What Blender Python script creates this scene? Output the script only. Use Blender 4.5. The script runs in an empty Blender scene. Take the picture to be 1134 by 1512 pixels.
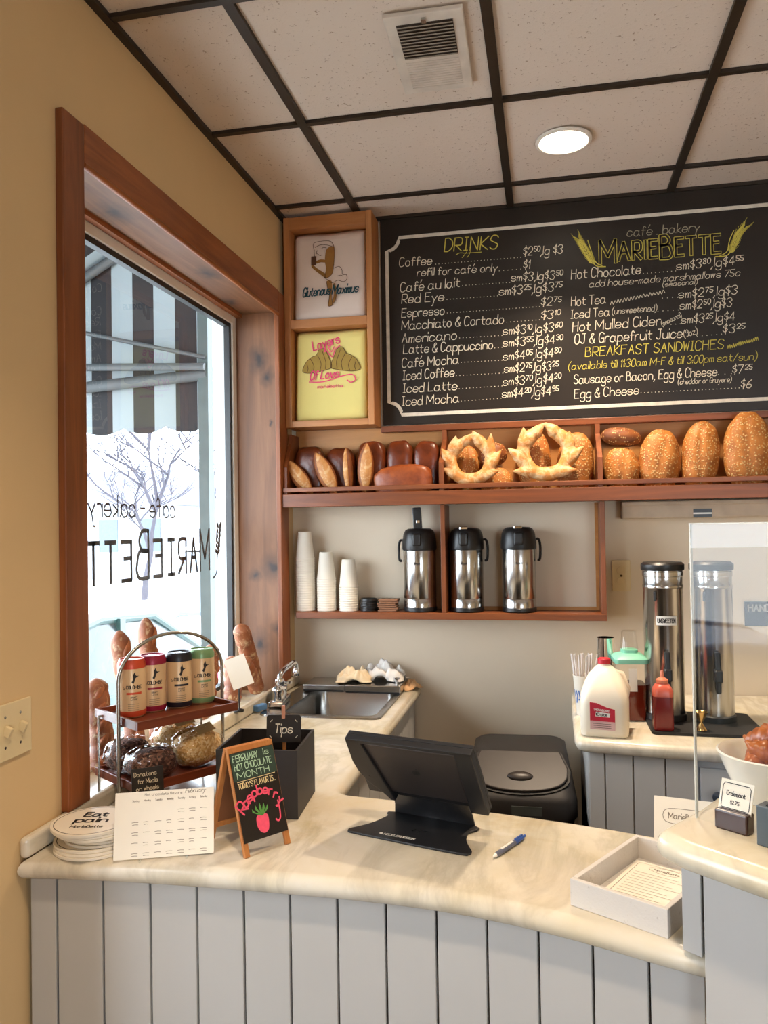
import bpy, bmesh, math, random
from math import sin, cos, pi, radians as R
from mathutils import Matrix, Vector, noise as mnoise
random.seed(7)
sc = bpy.context.scene
COL = sc.collection

# ------------------------------------------------------------------ camera, world, exposure
cam_d = bpy.data.cameras.new('camera'); cam = bpy.data.objects.new('camera', cam_d); COL.objects.link(cam)
cam_d.sensor_fit = 'HORIZONTAL'; cam_d.sensor_width = 36.0; cam_d.lens = 36.0 * 1174.85 / 1134.0
cam_d.clip_start = 0.02; cam_d.clip_end = 300
yaw, pitch, roll = -0.2038, 0.0156, -0.0157
fw = Vector((sin(yaw)*cos(pitch), cos(yaw)*cos(pitch), sin(pitch)))
rt = Vector((cos(yaw), -sin(yaw), 0)); up = rt.cross(fw)
r2 = rt*cos(roll) + up*sin(roll); u2 = up*cos(roll) - rt*sin(roll)
m = Matrix((r2, u2, -fw)).transposed().to_4x4(); m.translation = (1.0613, -3.0766, 1.5639)
cam.matrix_world = m
sc.camera = cam
sc.view_settings.view_transform = 'Standard'; sc.view_settings.look = 'None'
sc.view_settings.gamma = 1.0; sc.view_settings.use_curve_mapping = False
sc.view_settings.exposure = 0.0
SKY = 13.0
LAMP_W = 13.0
LAMP_C = (1.0, 0.79, 0.58)
world = bpy.data.worlds.new('overcast_sky'); sc.world = world; world.use_nodes = True
bg = world.node_tree.nodes['Background']; bg.inputs['Color'].default_value = (0.80, 0.90, 1.0, 1); bg.inputs['Strength'].default_value = SKY
sc.cycles.max_bounces = 10; sc.cycles.diffuse_bounces = 5; sc.cycles.transparent_max_bounces = 16
sc.cycles.sample_clamp_indirect = 6.0; sc.cycles.caustics_reflective = False; sc.cycles.caustics_refractive = False

# ------------------------------------------------------------------ mesh helpers
def frame(o, x=(1,0,0), y=(0,1,0)):
    x = Vector(x).normalized(); z = x.cross(Vector(y)).normalized(); y = z.cross(x)
    mm = Matrix((x, y, z)).transposed().to_4x4(); mm.translation = o; return mm
WALLP = lambda o, ang=0: frame(o, (cos(ang), 0, sin(ang)), (-sin(ang), 0, cos(ang)))   # upright plane facing -Y

def smooth_line(pts, n=5):
    P = [Vector(p) for p in pts]; out = []
    closed = (P[0]-P[-1]).length < 1e-6
    for i in range(len(P)-1):
        a = P[i-1] if i > 0 else (P[-2] if closed else P[0]); b = P[i]; c = P[i+1]
        d = P[i+2] if i+2 < len(P) else (P[1] if closed else P[-1])
        for k in range(n):
            t = k/n
            out.append(0.5*((2*b)+(c-a)*t+(2*a-5*b+4*c-d)*t*t+(3*b-a-3*c+d)*t*t*t))
    out.append(P[-1]); return out

class MB:
    def __init__(s, M=None): s.V = []; s.F = []; s.M = M or Matrix()
    def add(s, vs, fs):
        o = len(s.V); s.V += [s.M @ Vector(v) for v in vs]; s.F += [tuple(i+o for i in f) for f in fs]; return s
    def box(s, c, d, rz=0, Mx=None):
        x, y, z = d[0]/2, d[1]/2, d[2]/2
        T = Matrix.Translation(c) @ (Mx if Mx is not None else Matrix.Rotation(rz, 4, 'Z'))
        vs = [T @ Vector(v) for v in [(-x,-y,-z),(x,-y,-z),(x,y,-z),(-x,y,-z),(-x,-y,z),(x,-y,z),(x,y,z),(-x,y,z)]]
        return s.add(vs, [(0,3,2,1),(4,5,6,7),(0,1,5,4),(1,2,6,5),(2,3,7,6),(3,0,4,7)])
    def b2(s, lo, hi): return s.box([(a+b)/2 for a, b in zip(lo, hi)], [b-a for a, b in zip(lo, hi)])
    def lathe(s, prof, n=32, c=(0,0,0), sx=1, sy=1):
        vs = []; fs = []; m = len(prof)
        for i in range(n):
            a = 2*pi*i/n
            for r, z in prof: vs.append((c[0]+r*cos(a)*sx, c[1]+r*sin(a)*sy, c[2]+z))
        for i in range(n):
            j = (i+1) % n
            for k in range(m-1): fs.append((i*m+k, j*m+k, j*m+k+1, i*m+k+1))
        if prof[0][0] > 1e-6: fs.append(tuple(i*m for i in range(n))[::-1])
        if prof[-1][0] > 1e-6: fs.append(tuple(i*m+m-1 for i in range(n)))
        return s.add(vs, fs)
    def tube(s, pts, r, n=10, cap=True, sq=1.0):
        P = [Vector(p) for p in pts]; L = len(P); rr = r if isinstance(r, (list, tuple)) else [r]*L
        vs = []; fs = []; ref = None
        for i, p in enumerate(P):
            t = (P[min(i+1, L-1)] - P[max(i-1, 0)]).normalized()
            if ref is None:
                ref = Vector((0,0,1)) if abs(t.z) < .9 else Vector((1,0,0))
            a = (ref - t*ref.dot(t)).normalized(); ref = a; b = t.cross(a)
            for k in range(n):
                w = 2*pi*k/n; vs.append(p + (a*cos(w) + b*sin(w)*sq)*rr[i])
        for i in range(L-1):
            for k in range(n):
                q = (k+1) % n; fs.append((i*n+k, i*n+q, (i+1)*n+q, (i+1)*n+k))
        if cap: fs.append(tuple(range(n))[::-1]); fs.append(tuple((L-1)*n+k for k in range(n)))
        return s.add(vs, fs)
    def prism(s, poly, z0, z1):
        n = len(poly); vs = [(p[0], p[1], z0) for p in poly] + [(p[0], p[1], z1) for p in poly]
        return s.add(vs, [tuple(range(n))[::-1], tuple(range(n, 2*n))] + [(i, (i+1) % n, (i+1) % n+n, i+n) for i in range(n)])
    def blob(s, c, r, seg=28, ring=18, ex=1.0, exz=1.0, fn=None, Mx=None):
        vs = []; fs = []
        pw = lambda v, e: math.copysign(abs(v)**e, v)
        T = Matrix.Translation(c) @ (Mx if Mx is not None else Matrix())
        def pt(th, ph):
            d = Vector((pw(cos(th), ex)*pw(sin(ph), exz), pw(sin(th), ex)*pw(sin(ph), exz), pw(cos(ph), exz)))
            k = fn(d) if fn else 1.0
            return T @ Vector((d.x*r[0]*k, d.y*r[1]*k, d.z*r[2]*k))
        vs.append(pt(0, 0))
        for j in range(1, ring):
            for i in range(seg): vs.append(pt(2*pi*i/seg, pi*j/ring))
        vs.append(pt(0, pi)); e = len(vs)-1
        for i in range(seg):
            k = (i+1) % seg
            fs.append((0, 1+i, 1+k))
            for j in range(ring-2):
                a = 1+j*seg; fs.append((a+i, a+seg+i, a+seg+k, a+k))
            a = 1+(ring-2)*seg; fs.append((a+i, e, a+k))
        return s.add(vs, fs)
    def poly(s, pts):
        P = [(p[0], p[1], p[2] if len(p) > 2 else 0) for p in pts]
        return s.add(P, [tuple(range(len(P)))])
    def disc(s, c, r, n=24, sy=1):
        return s.poly([(c[0]+r*cos(2*pi*i/n), c[1]+r*sy*sin(2*pi*i/n), c[2] if len(c) > 2 else 0) for i in range(n)])
    def ribbon(s, pts, w, closed=False):
        P = [Vector((p[0], p[1])) for p in pts]; n = len(P)
        if n < 2: return s
        if not closed:                     # break at sharp corners so strokes keep their width
            for i in range(1, n-1):
                a = P[i]-P[i-1]; b = P[i+1]-P[i]
                if a.length > 1e-9 and b.length > 1e-9 and a.normalized().dot(b.normalized()) < .45:
                    s.ribbon(P[:i+1], w); return s.ribbon(P[i:], w)
        vs = []
        for i in range(n):
            a = P[i-1] if (i > 0 or closed) else P[0]; b = P[(i+1) % n] if (i < n-1 or closed) else P[-1]
            t = (b-a)
            t = t.normalized() if t.length > 1e-9 else Vector((1, 0))
            k = Vector((-t.y, t.x))*w/2
            p = P[i]
            if not closed and i == 0: p = p - t*w*.35
            if not closed and i == n-1: p = p + t*w*.35
            vs += [(p.x+k.x, p.y+k.y, 0), (p.x-k.x, p.y-k.y, 0)]
        fs = [(2*i+1, 2*i+3, 2*i+2, 2*i) for i in range(n-1)]
        if closed: fs.append((2*n-1, 1, 0, 2*n-2))
        return s.add(vs, fs)
    def build(s, name, mat, parent=None, smooth=0, bevel=0, bseg=2, sub=0, solid=0, **tags):
        me = bpy.data.meshes.new(name); me.from_pydata([tuple(v) for v in s.V], [], s.F)
        me.validate(); me.update()
        o = bpy.data.objects.new(name, me); COL.objects.link(o)
        if mat: me.materials.append(mat)
        if smooth:
            me.shade_smooth()
            if smooth < 180: me.set_sharp_from_angle(angle=R(smooth))
        if solid:
            md = o.modifiers.new('solid', 'SOLIDIFY'); md.thickness = solid; md.offset = 0
        if bevel:
            md = o.modifiers.new('bevel', 'BEVEL'); md.width = bevel; md.segments = bseg; md.limit_method = 'ANGLE'; md.angle_limit = R(40); md.harden_normals = False
        if sub:
            md = o.modifiers.new('sub', 'SUBSURF'); md.levels = sub; md.render_levels = sub
        if parent: o.parent = parent
        for k, v in tags.items(): o[k] = v
        return o

def thing(name, label, cat, loc=(0,0,0), rz=0, group=None):
    o = bpy.data.objects.new(name, None); COL.objects.link(o); o.empty_display_size = .05
    o.location = loc; o.rotation_euler = (0, 0, rz); o['label'] = label; o['category'] = cat
    if group: o['group'] = group
    return o
def tag(o, label, cat, group=None):
    o['label'] = label; o['category'] = cat
    if group: o['group'] = group
    return o
def dup(root, loc=None, rz=None, label=None, group=None):
    r = root.copy(); COL.objects.link(r)
    if loc is not None: r.location = loc
    if rz is not None: r.rotation_euler = (0, 0, rz)
    if label: r['label'] = label
    if group: r['group'] = group
    for ch in list(root.children):
        c = ch.copy(); COL.objects.link(c); c.parent = r
        for g in list(ch.children):
            d = g.copy(); COL.objects.link(d); d.parent = c
    return r
def struct(name, mb, mat, parent=None, **k):
    o = mb.build(name, mat, parent, **k)
    if not parent: o['kind'] = 'structure'
    return o

# ------------------------------------------------------------------ single-stroke hand lettering
_G = {
'a':'~46 37 17 05 04 13 33 45|47 44 53','b':'0A 03|~05 17 37 46 44 33 13 04','c':'~46 37 17 05 04 13 33 44','d':'4A 43|~45 37 17 05 04 13 33 44',
'e':'~05 45 46 37 17 05 04 13 33 44','f':'~39 2A 19 17 13|07 37','g':'~46 37 17 05 04 13 33 45|~47 43 41 30 10 01','h':'0A 03|~05 17 37 46 43',
'i':'07 03|09 0A','j':'~27 21 10 01|29 2A','k':'0A 03|37 05 33','l':'0A 03','m':'07 03|~05 17 26 23|~25 37 46 43','n':'07 03|~05 17 37 46 43',
'o':'~27 17 05 13 33 45 37 27','p':'07 00|~05 17 37 46 44 33 13 04','q':'~46 37 17 05 04 13 33 44|47 40','r':'07 03|~05 17 37','s':'~46 37 17 06 15 35 44 33 13 04',
't':'19 14 23 33|07 37','u':'~07 04 13 33 45|47 43','v':'07 23 47','w':'07 13 27 33 47','x':'07 43|03 47','y':'07 24|~47 24 10 00','z':'07 47 03 43',
'A':'03 2A 43|16 36','B':'03 0A|~0A 2A 39 38 27 07|~07 37 45 44 33 03','C':'~49 3A 1A 08 05 13 33 44','D':'0A 03|~0A 2A 48 45 23 03','E':'4A 0A 03 43|07 37',
'F':'4A 0A 03|07 37','G':'~49 3A 1A 08 05 13 33 45|26 46 43','H':'0A 03|4A 43|07 47','I':'0A 2A|1A 13|03 23','J':'1A 4A|~3A 34 23 13 04','K':'0A 03|4A 06 43',
'L':'0A 03 43','M':'03 0A 35 6A 63','N':'03 0A 43 4A','O':'~2A 1A 08 05 13 33 45 48 3A 2A','P':'03 0A|~0A 3A 49 47 36 06','Q':'~2A 1A 08 05 13 33 45 48 3A 2A|25 43',
'R':'03 0A|~0A 3A 49 47 36 06|16 43','S':'~49 3A 1A 08 17 36 45 33 13 04','T':'0A 4A|2A 23','U':'~0A 05 13 33 45 4A','V':'0A 23 4A','W':'0A 13 28 33 4A','X':'0A 43|03 4A',
'Y':'0A 27 4A|27 23','Z':'0A 4A 03 43','0':'~2A 1A 08 05 13 33 45 48 3A 2A','1':'08 1A 13','2':'~08 1A 3A 48 36 03|03 43','3':'~09 1A 3A 48 27|~27 36 45 33 13 04',
'4':'3A 05 45|3A 33','5':'4A 0A 07|~07 36 45 33 13 04','6':'~4A 17 04 13 33 45 36 16 05','7':'0A 4A 13','8':'~27 09 1A 3A 49 27 04 13 33 44 27','9':'~48 37 17 08 1A 3A 48 44 33 13',
'$':'~39 2A 19 08 17 36 35 24 14 05|2B 22','&':'~43 18 2A 39 06 04 13 33 46','.':'03 13',',':'13 01','-':'06 36',':':'06 05|04 03',"'":'0A 08','(':'~2B 08 04 21',')':'~0B 28 24 01',
'!':'0A 05|04 03','/':'02 4A','~':'~06 17 36 47','*':'~16 27 36 25 16','+':'06 46|28 24'}
def _pt(t): return (int(t[0]), 11 if t[1] == 'B' else (10 if t[1] == 'A' else int(t[1])))
def strokes(text, cap=1.0, slant=0.0, jit=0.0, track=1.3):
    out = []; x = 0.0; u = cap/7.0; sup = False
    for ch in text:
        if ch == '^': sup = not sup; continue
        if ch == ' ': x += 2.6*u; continue
        acc = False
        if ch == '\u00e9': ch = 'e'; acc = True
        g = _G.get(ch)
        if g is None: continue
        k = .6 if sup else 1.0; dy = cap*.42 if sup else 0; mx = 0
        jx = random.uniform(-jit, jit)*u; jy = random.uniform(-jit, jit)*u
        parts = g.split('|') + (['19 2B'] if acc else [])
        for st in parts:
            sm = st[0] == '~'; pts = [_pt(t) for t in st.lstrip('~').split()]
            mx = max(mx, max(p[0] for p in pts))
            P = [((p[0])*u*k, (p[1]-3)*u*k+dy) for p in pts]
            if sm: P = [(q.x, q.y) for q in smooth_line([(a, b, 0) for a, b in P], 5)]
            out.append([(x+a+jx+b*slant, b+jy) for a, b in P])
        x += (mx+track)*u*k
    return out, x
def write(mb, text, M, cap, w, width=None, slant=0.0, jit=0.0, center=False, dy=0):
    st, L = strokes(text, cap, slant, jit); k = width/L if width else 1.0; old = mb.M; mb.M = old @ M
    off = -L*k/2 if center else 0
    for p in st: mb.ribbon([(a*k+off, b+dy) for a, b in p], w)
    mb.M = old; return L*k

# ------------------------------------------------------------------ materials
MATS = {}
def newmat(name):
    m = bpy.data.materials.new(name); m.use_nodes = True; nt = m.node_tree; return m, nt, nt.nodes['Principled BSDF']
def srgb(c):
    if isinstance(c, str): c = tuple(int(c[i:i+2], 16) for i in (0, 2, 4))
    f = lambda v: ((v/255+.055)/1.055)**2.4 if v > 10.3 else v/255/12.92
    return (f(c[0]), f(c[1]), f(c[2]), 1)
def coords(nt, sc_=(1,1,1), rot=(0,0,0)):
    t = nt.nodes.new('ShaderNodeTexCoord'); mp = nt.nodes.new('ShaderNodeMapping')
    mp.inputs['Scale'].default_value = sc_; mp.inputs['Rotation'].default_value = rot
    nt.links.new(t.outputs['Object'], mp.inputs['Vector']); return mp.outputs[0]
def ntex(nt, vec, scale, detail=4, dist=0, rough=.5):
    n = nt.nodes.new('ShaderNodeTexNoise'); n.inputs['Scale'].default_value = scale; n.inputs['Detail'].default_value = detail
    n.inputs['Distortion'].default_value = dist; n.inputs['Roughness'].default_value = rough
    nt.links.new(vec, n.inputs['Vector']); return n.outputs['Fac']
def ramp(nt, fac, stops):
    r = nt.nodes.new('ShaderNodeValToRGB'); nt.links.new(fac, r.inputs[0]); e = r.color_ramp.elements
    while len(e) < len(stops): e.new(.5)
    for el, (p, c) in zip(e, stops): el.position = p; el.color = c
    return r.outputs[0]
def bump(nt, bs, h, strength=.3, dist=.002):
    b = nt.nodes.new('ShaderNodeBump'); b.inputs['Strength'].default_value = strength; b.inputs['Distance'].default_value = dist
    nt.links.new(h, b.inputs['Height']); nt.links.new(b.outputs[0], bs.inputs['Normal'])
def mixc(nt, fac, a, b, mode='MIX'):
    x = nt.nodes.new('ShaderNodeMix'); x.data_type = 'RGBA'; x.blend_type = mode
    for sock, v in ((x.inputs[0], fac), (x.inputs[6], a), (x.inputs[7], b)):
        if hasattr(v, 'links') or hasattr(v, 'node'): nt.links.new(v, sock)
        else: sock.default_value = v
    return x.outputs[2]
def pm(name, c, rough=.5, metal=0, var=.12, scale=14, bmp=0, bscale=120, coat=0, spec=.5):
    if name in MATS: return MATS[name]
    m, nt, bs = newmat(name); col = srgb(c); v = coords(nt)
    f = ntex(nt, v, scale)
    d = tuple(x*(1-var) for x in col[:3]) + (1,); l = tuple(min(1, x*(1+var)) for x in col[:3]) + (1,)
    nt.links.new(ramp(nt, f, [(.3, d), (.7, l)]), bs.inputs['Base Color'])
    bs.inputs['Roughness'].default_value = rough; bs.inputs['Metallic'].default_value = metal
    bs.inputs['Coat Weight'].default_value = coat; bs.inputs['Specular IOR Level'].default_value = spec
    if bmp: bump(nt, bs, ntex(nt, v, bscale, 3), bmp)
    MATS[name] = m; return m
KNOTS = []
def wood(name, dark, light, axis='x', scale=1.0, rough=.45, knots=0, coat=0.0):
    m, nt, bs = newmat(name)
    s = {'x': (1.2, 16, 16), 'y': (16, 1.2, 16), 'z': (16, 16, 1.2)}[axis]
    v = coords(nt, tuple(k*scale for k in s)); f = ntex(nt, v, 1.6, 6, .8, .6)
    v3 = coords(nt, tuple(k*scale*.35 for k in s)); f3 = ntex(nt, v3, 1.3, 3, .3)
    c1 = ramp(nt, f, [(.28, srgb(dark)), (.72, srgb(light))])
    c = mixc(nt, f3, c1, mixc(nt, .5, c1, srgb(dark)))
    if knots:
        t = nt.nodes.new('ShaderNodeTexCoord'); nz = nt.nodes.new('ShaderNodeTexNoise'); nz.inputs['Scale'].default_value = 22; nt.links.new(t.outputs['Object'], nz.inputs['Vector'])
        wob = nt.nodes.new('ShaderNodeVectorMath'); wob.operation = 'MULTIPLY_ADD'; nt.links.new(nz.outputs['Color'], wob.inputs[0]); wob.inputs[1].default_value = (.05, .05, .05); nt.links.new(t.outputs['Object'], wob.inputs[2]); kk = None
        for kx, ky, kz, rx, ry, rz in KNOTS:
            mp = nt.nodes.new('ShaderNodeVectorMath'); mp.operation = 'SUBTRACT'; nt.links.new(wob.outputs[0], mp.inputs[0]); mp.inputs[1].default_value = (kx+.025, ky+.025, kz+.025)
            dv = nt.nodes.new('ShaderNodeVectorMath'); dv.operation = 'DIVIDE'; nt.links.new(mp.outputs[0], dv.inputs[0]); dv.inputs[1].default_value = (rx, ry, rz)
            ln = nt.nodes.new('ShaderNodeVectorMath'); ln.operation = 'LENGTH'; nt.links.new(dv.outputs[0], ln.inputs[0])
            r_ = ramp(nt, ln.outputs['Value'], [(.12, (1,1,1,1)), (.40, (.5,.5,.5,1)), (1.0, (0,0,0,1))])
            if kk is None: kk = r_
            else:
                mx = nt.nodes.new('ShaderNodeMath'); mx.operation = 'MAXIMUM'; nt.links.new(kk, mx.inputs[0]); nt.links.new(r_, mx.inputs[1]); kk = mx.outputs[0]
        mul = nt.nodes.new('ShaderNodeMath'); mul.operation = 'MULTIPLY'; nt.links.new(kk, mul.inputs[0]); mul.inputs[1].default_value = knots
        c = mixc(nt, mul.outputs[0], c, srgb((44, 32, 28)))
    nt.links.new(c, bs.inputs['Base Color']); bs.inputs['Roughness'].default_value = rough; bs.inputs['Coat Weight'].default_value = coat
    bump(nt, bs, f, .15, .001); return m
def bread(name, dark, light, flour=0, seeds=0, rough=.55, scale=22):
    m, nt, bs = newmat(name); v = coords(nt); f = ntex(nt, v, scale, 6, .4, .6); f2 = ntex(nt, v, 70, 4)
    c = ramp(nt, f, [(.30, srgb(dark)), (.70, srgb(light))])
    h = f2
    if flour:
        fl = ramp(nt, ntex(nt, v, 34, 6, .6, .7), [(.62-flour*.3, (0,0,0,1)), (.80-flour*.2, (1,1,1,1))])
        c = mixc(nt, fl, c, srgb((222, 196, 150)))
    if seeds:
        vo = nt.nodes.new('ShaderNodeTexVoronoi'); vo.inputs['Scale'].default_value = 125; nt.links.new(v, vo.inputs['Vector'])
        sd = ramp(nt, vo.outputs['Distance'], [(.26, (1,1,1,1)), (.46, (0,0,0,1))])
        sep = nt.nodes.new('ShaderNodeSeparateColor'); nt.links.new(vo.outputs['Color'], sep.inputs[0])
        pick = ramp(nt, sep.outputs[0], [(1-seeds-.02, (0,0,0,1)), (1-seeds+.02, (1,1,1,1))])
        mu = nt.nodes.new('ShaderNodeMath'); mu.operation = 'MULTIPLY'; nt.links.new(sd, mu.inputs[0]); nt.links.new(pick, mu.inputs[1])
        c = mixc(nt, mu.outputs[0], c, srgb((216, 178, 116))); h = mu.outputs[0]
    nt.links.new(c, bs.inputs['Base Color']); bs.inputs['Roughness'].default_value = rough
    bump(nt, bs, h, .6, .003 if seeds else .002); return m
def glassmat(name, tint=(1,1,1), ior=1.5, refl=1.0):
    m, nt, bs = newmat(name); nt.nodes.remove(bs); out = nt.nodes['Material Output']
    tr = nt.nodes.new('ShaderNodeBsdfTransparent'); tr.inputs[0].default_value = (*tint, 1)
    gl = nt.nodes.new('ShaderNodeBsdfGlossy'); gl.inputs['Roughness'].default_value = 0.0; gl.inputs['Color'].default_value = (refl, refl, refl, 1)
    fr = nt.nodes.new('ShaderNodeFresnel'); fr.inputs[0].default_value = ior
    mx = nt.nodes.new('ShaderNodeMixShader'); geo = nt.nodes.new('ShaderNodeNewGeometry'); bf = nt.nodes.new('ShaderNodeMath'); bf.operation = 'MULTIPLY_ADD'; bf.inputs[1].default_value = -1; nt.links.new(geo.outputs['Backfacing'], bf.inputs[0]); bf.inputs[2].default_value = 1
    mu = nt.nodes.new('ShaderNodeMath'); mu.operation = 'MULTIPLY'; nt.links.new(fr.outputs[0], mu.inputs[0]); nt.links.new(bf.outputs[0], mu.inputs[1]); nt.links.new(mu.outputs[0], mx.inputs[0]); nt.links.new(tr.outputs[0], mx.inputs[1]); nt.links.new(gl.outputs[0], mx.inputs[2])
    nt.links.new(mx.outputs[0], out.inputs[0]); return m
def emis(name, c, s):
    m, nt, bs = newmat(name); bs.inputs['Base Color'].default_value = (1,1,1,1); bs.inputs['Emission Color'].default_value = (*c, 1); bs.inputs['Emission Strength'].default_value = s; return m
def marble(name):
    m, nt, bs = newmat(name); v = coords(nt, (1, 1, 1), (0, 0, .5))
    f = ntex(nt, v, 3.0, 8, .5, .6); f2 = ntex(nt, coords(nt, (2.2, .7, 1), (0, 0, -.6)), 3.0, 7, .6, .6); f3 = ntex(nt, v, 1.6, 4, .5)
    c = ramp(nt, f, [(.30, srgb((192, 174, 134))), (.45, srgb((212, 202, 178))), (.60, srgb((218, 210, 194))), (.76, srgb((196, 182, 148)))])
    vein = ramp(nt, f2, [(.42, (0,0,0,1)), (.50, (.36,.36,.36,1)), (.60, (0,0,0,1))])
    c = mixc(nt, vein, c, srgb((150, 140, 118)))
    c = mixc(nt, ramp(nt, f3, [(.52, (0,0,0,1)), (.75, (.5,.5,.5,1))]), c, srgb((205, 175, 115)))
    nt.links.new(c, bs.inputs['Base Color']); bs.inputs['Roughness'].default_value = .22; return m
def steel(name, rough=.24, c=(196, 194, 190), axis='z'):
    m, nt, bs = newmat(name); s = {'z': (260, 260, 3), 'x': (3, 260, 260), 'y': (260, 3, 260)}[axis]
    f = ntex(nt, coords(nt, s), 1.0, 3)
    nt.links.new(ramp(nt, f, [(.3, tuple(x*.85 for x in srgb(c)[:3])+(1,)), (.7, srgb(c))]), bs.inputs['Base Color'])
    bs.inputs['Metallic'].default_value = 1; bs.inputs['Roughness'].default_value = rough; return m
def speck(name, c, dark, scale=90, thr=.62):
    m, nt, bs = newmat(name); v = coords(nt); f = ntex(nt, v, scale, 4, 0, .7)
    nt.links.new(mixc(nt, ramp(nt, f, [(thr, (0,0,0,1)), (thr+.06, (1,1,1,1))]), srgb(c), srgb(dark)), bs.inputs['Base Color'])
    bs.inputs['Roughness'].default_value = .95; bump(nt, bs, f, .35, .003); return m

PAINT = pm('tan_wall_paint', (215, 184, 136), .7, var=.03, scale=3, bmp=.06, bscale=300)
PAINTB = pm('pale_wall_paint', (220, 204, 180), .7, var=.03, scale=3, bmp=.06, bscale=300)
TILE = speck('ceiling_tile', (214, 200, 186), (150, 128, 108))
GRID = pm('bronze_ceiling_grid', (48, 38, 28), .45, .3, .1)
TRIMW = wood('stained_pine_trim', (104, 54, 24), (168, 96, 48), 'z')
TRIMX = wood('stained_pine_trim_level', (112, 58, 24), (180, 104, 50), 'y')
KNOTS = [(-.085, -.022, 2.24, .05, .2, .09), (-.045, -.022, 2.17, .04, .2, .05), (-.035, -.022, 1.40, .06, .2, .08), (-.105, -.022, 1.365, .04, .2, .035), (-.010, -.022, 1.155, .04, .2, .03), (-.03, -.022, 1.98, .012, .2, .012), (-.09, -.022, 1.09, .05, .2, .07), (-.09, -1.10, 2.43, .06, .10, .2), (-.06, -.55, 2.43, .05, .09, .2), (-.12, -.2, 2.43, .04, .07, .2)]
REVEAL = wood('rustic_pine_board', (104, 66, 40), (158, 110, 74), 'z', .8, .5, knots=.95)
REVEALY = wood('rustic_pine_board_level', (104, 66, 40), (158, 110, 74), 'y', .8, .5, knots=.95)
SHELFW = wood('red_stained_shelf_wood', (96, 48, 20), (156, 86, 40), 'x', 1, .42)
SHELFZ = wood('red_stained_shelf_wood_upright', (96, 48, 20), (156, 86, 40), 'z', 1, .42)
BACKW = wood('pale_shelf_back', (178, 120, 62), (208, 150, 88), 'x', 1, .5)
BOXW = wood('honey_pine_frame', (164, 102, 54), (198, 138, 84), 'x', 1, .5)
BOXZ = wood('honey_pine_frame_upright', (164, 102, 54), (198, 138, 84), 'z', 1, .5)
MARBLE = marble('cream_marble')
PANEL = pm('grey_blue_panel_paint', (182, 180, 176), .45, var=.03, scale=4)
GROOVE = pm('dark_panel_groove', (66, 62, 58), .8)
BLACKB = pm('blackboard_paint', (34, 26, 18), .42, var=.2, scale=6, spec=.4)
CHALK = pm('white_chalk', (226, 214, 190), .9, var=.1, scale=90)
CHALKY = pm('yellow_chalk', (206, 190, 84), .9, var=.12, scale=90)
CHALKG = pm('green_chalk', (120, 200, 130), .9, var=.1, scale=90)
CHALKP = pm('pink_chalk', (240, 84, 112), .9, var=.1, scale=90)
STEEL = steel('brushed_steel', .2); STEELX = steel('brushed_steel_level', .26, axis='x'); CHROME = pm('chrome', (220, 220, 222), .07, 1, .02)
BLK = pm('black_plastic', (22, 21, 21), .38, var=.1); BLKM = pm('black_matte_metal', (26, 26, 28), .42, .0, .1)
BLKB = pm('black_bin_plastic', (30, 26, 24), .5, var=.1)
WHITE = pm('white_plastic', (232, 228, 218), .4, var=.02); PAPER = pm('white_paper', (238, 230, 214), .8, var=.02)
CUP = pm('white_paper_cup', (238, 230, 214), .65, var=.02)
INK = pm('dark_ink', (44, 38, 36), .7, var=.05)
GREYINK = pm('grey_print', (140, 128, 112), .8, var=.05)
# ================================================================== THE SETTING
CE = 2.83; YB = 0.15; XR = 4.6; YR = -6.2; WT = 0.25
OUTP = pm('white_outside_paint', (225, 228, 228), .6, var=.03)
# floor
m_, nt, bs = newmat('grey_floor'); v = coords(nt); nt.links.new(ramp(nt, ntex(nt, v, 3, 5), [(.3, srgb((74, 60, 46))), (.7, srgb((96, 80, 62)))]), bs.inputs['Base Color']); bs.inputs['Roughness'].default_value = .4
struct('floor', MB().b2((-WT, YR-.2, -.1), (XR+.2, YB+.2, 0)), m_)
# left wall, pierced by the counter window and the shop window nearer the viewer
W1 = (-1.43, 0.0, .895, 2.45); W2 = (-2.62, -1.98, .25, 2.35); W4 = (-4.6, -3.7, .25, 2.35)
wl = MB()
wl.b2((-WT, YR, 0), (0, W4[0], CE+.1)); wl.b2((-WT, W4[1], 0), (0, W2[0], CE+.1)); wl.b2((-WT, W4[0], 0), (0, W4[1], W4[2])); wl.b2((-WT, W4[0], W4[3]), (0, W4[1], CE+.1)); wl.b2((-WT, W2[1], 0), (0, W1[0], CE+.1)); wl.b2((-WT, W1[1], 0), (0, YB+.2, CE+.1))
wl.b2((-WT, W2[0], 0), (0, W2[1], W2[2])); wl.b2((-WT, W2[0], W2[3]), (0, W2[1], CE+.1))
wl.b2((-WT, W1[0], 0), (0, W1[1], W1[2]-.035)); wl.b2((-WT, W1[0], W1[3]), (0, W1[1], CE+.1))
struct('wall_left', wl, PAINT)
struct('wall_back', MB().b2((0, YB, 0), (XR+.2, YB+.2, CE+.1)), PAINTB)
struct('wall_right', MB().b2((XR, YR, 0), (XR+.2, YB, CE+.1)), PAINT)
W3 = (2.3, 3.7, .3, 2.3)
wr = MB(); wr.b2((-WT, YR-.2, 0), (W3[0], YR, CE+.1)); wr.b2((W3[1], YR-.2, 0), (XR+.2, YR, CE+.1)); wr.b2((W3[0], YR-.2, 0), (W3[1], YR, W3[2])); wr.b2((W3[0], YR-.2, W3[3]), (W3[1], YR, CE+.1))
struct('wall_front', wr, PAINT)
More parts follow.
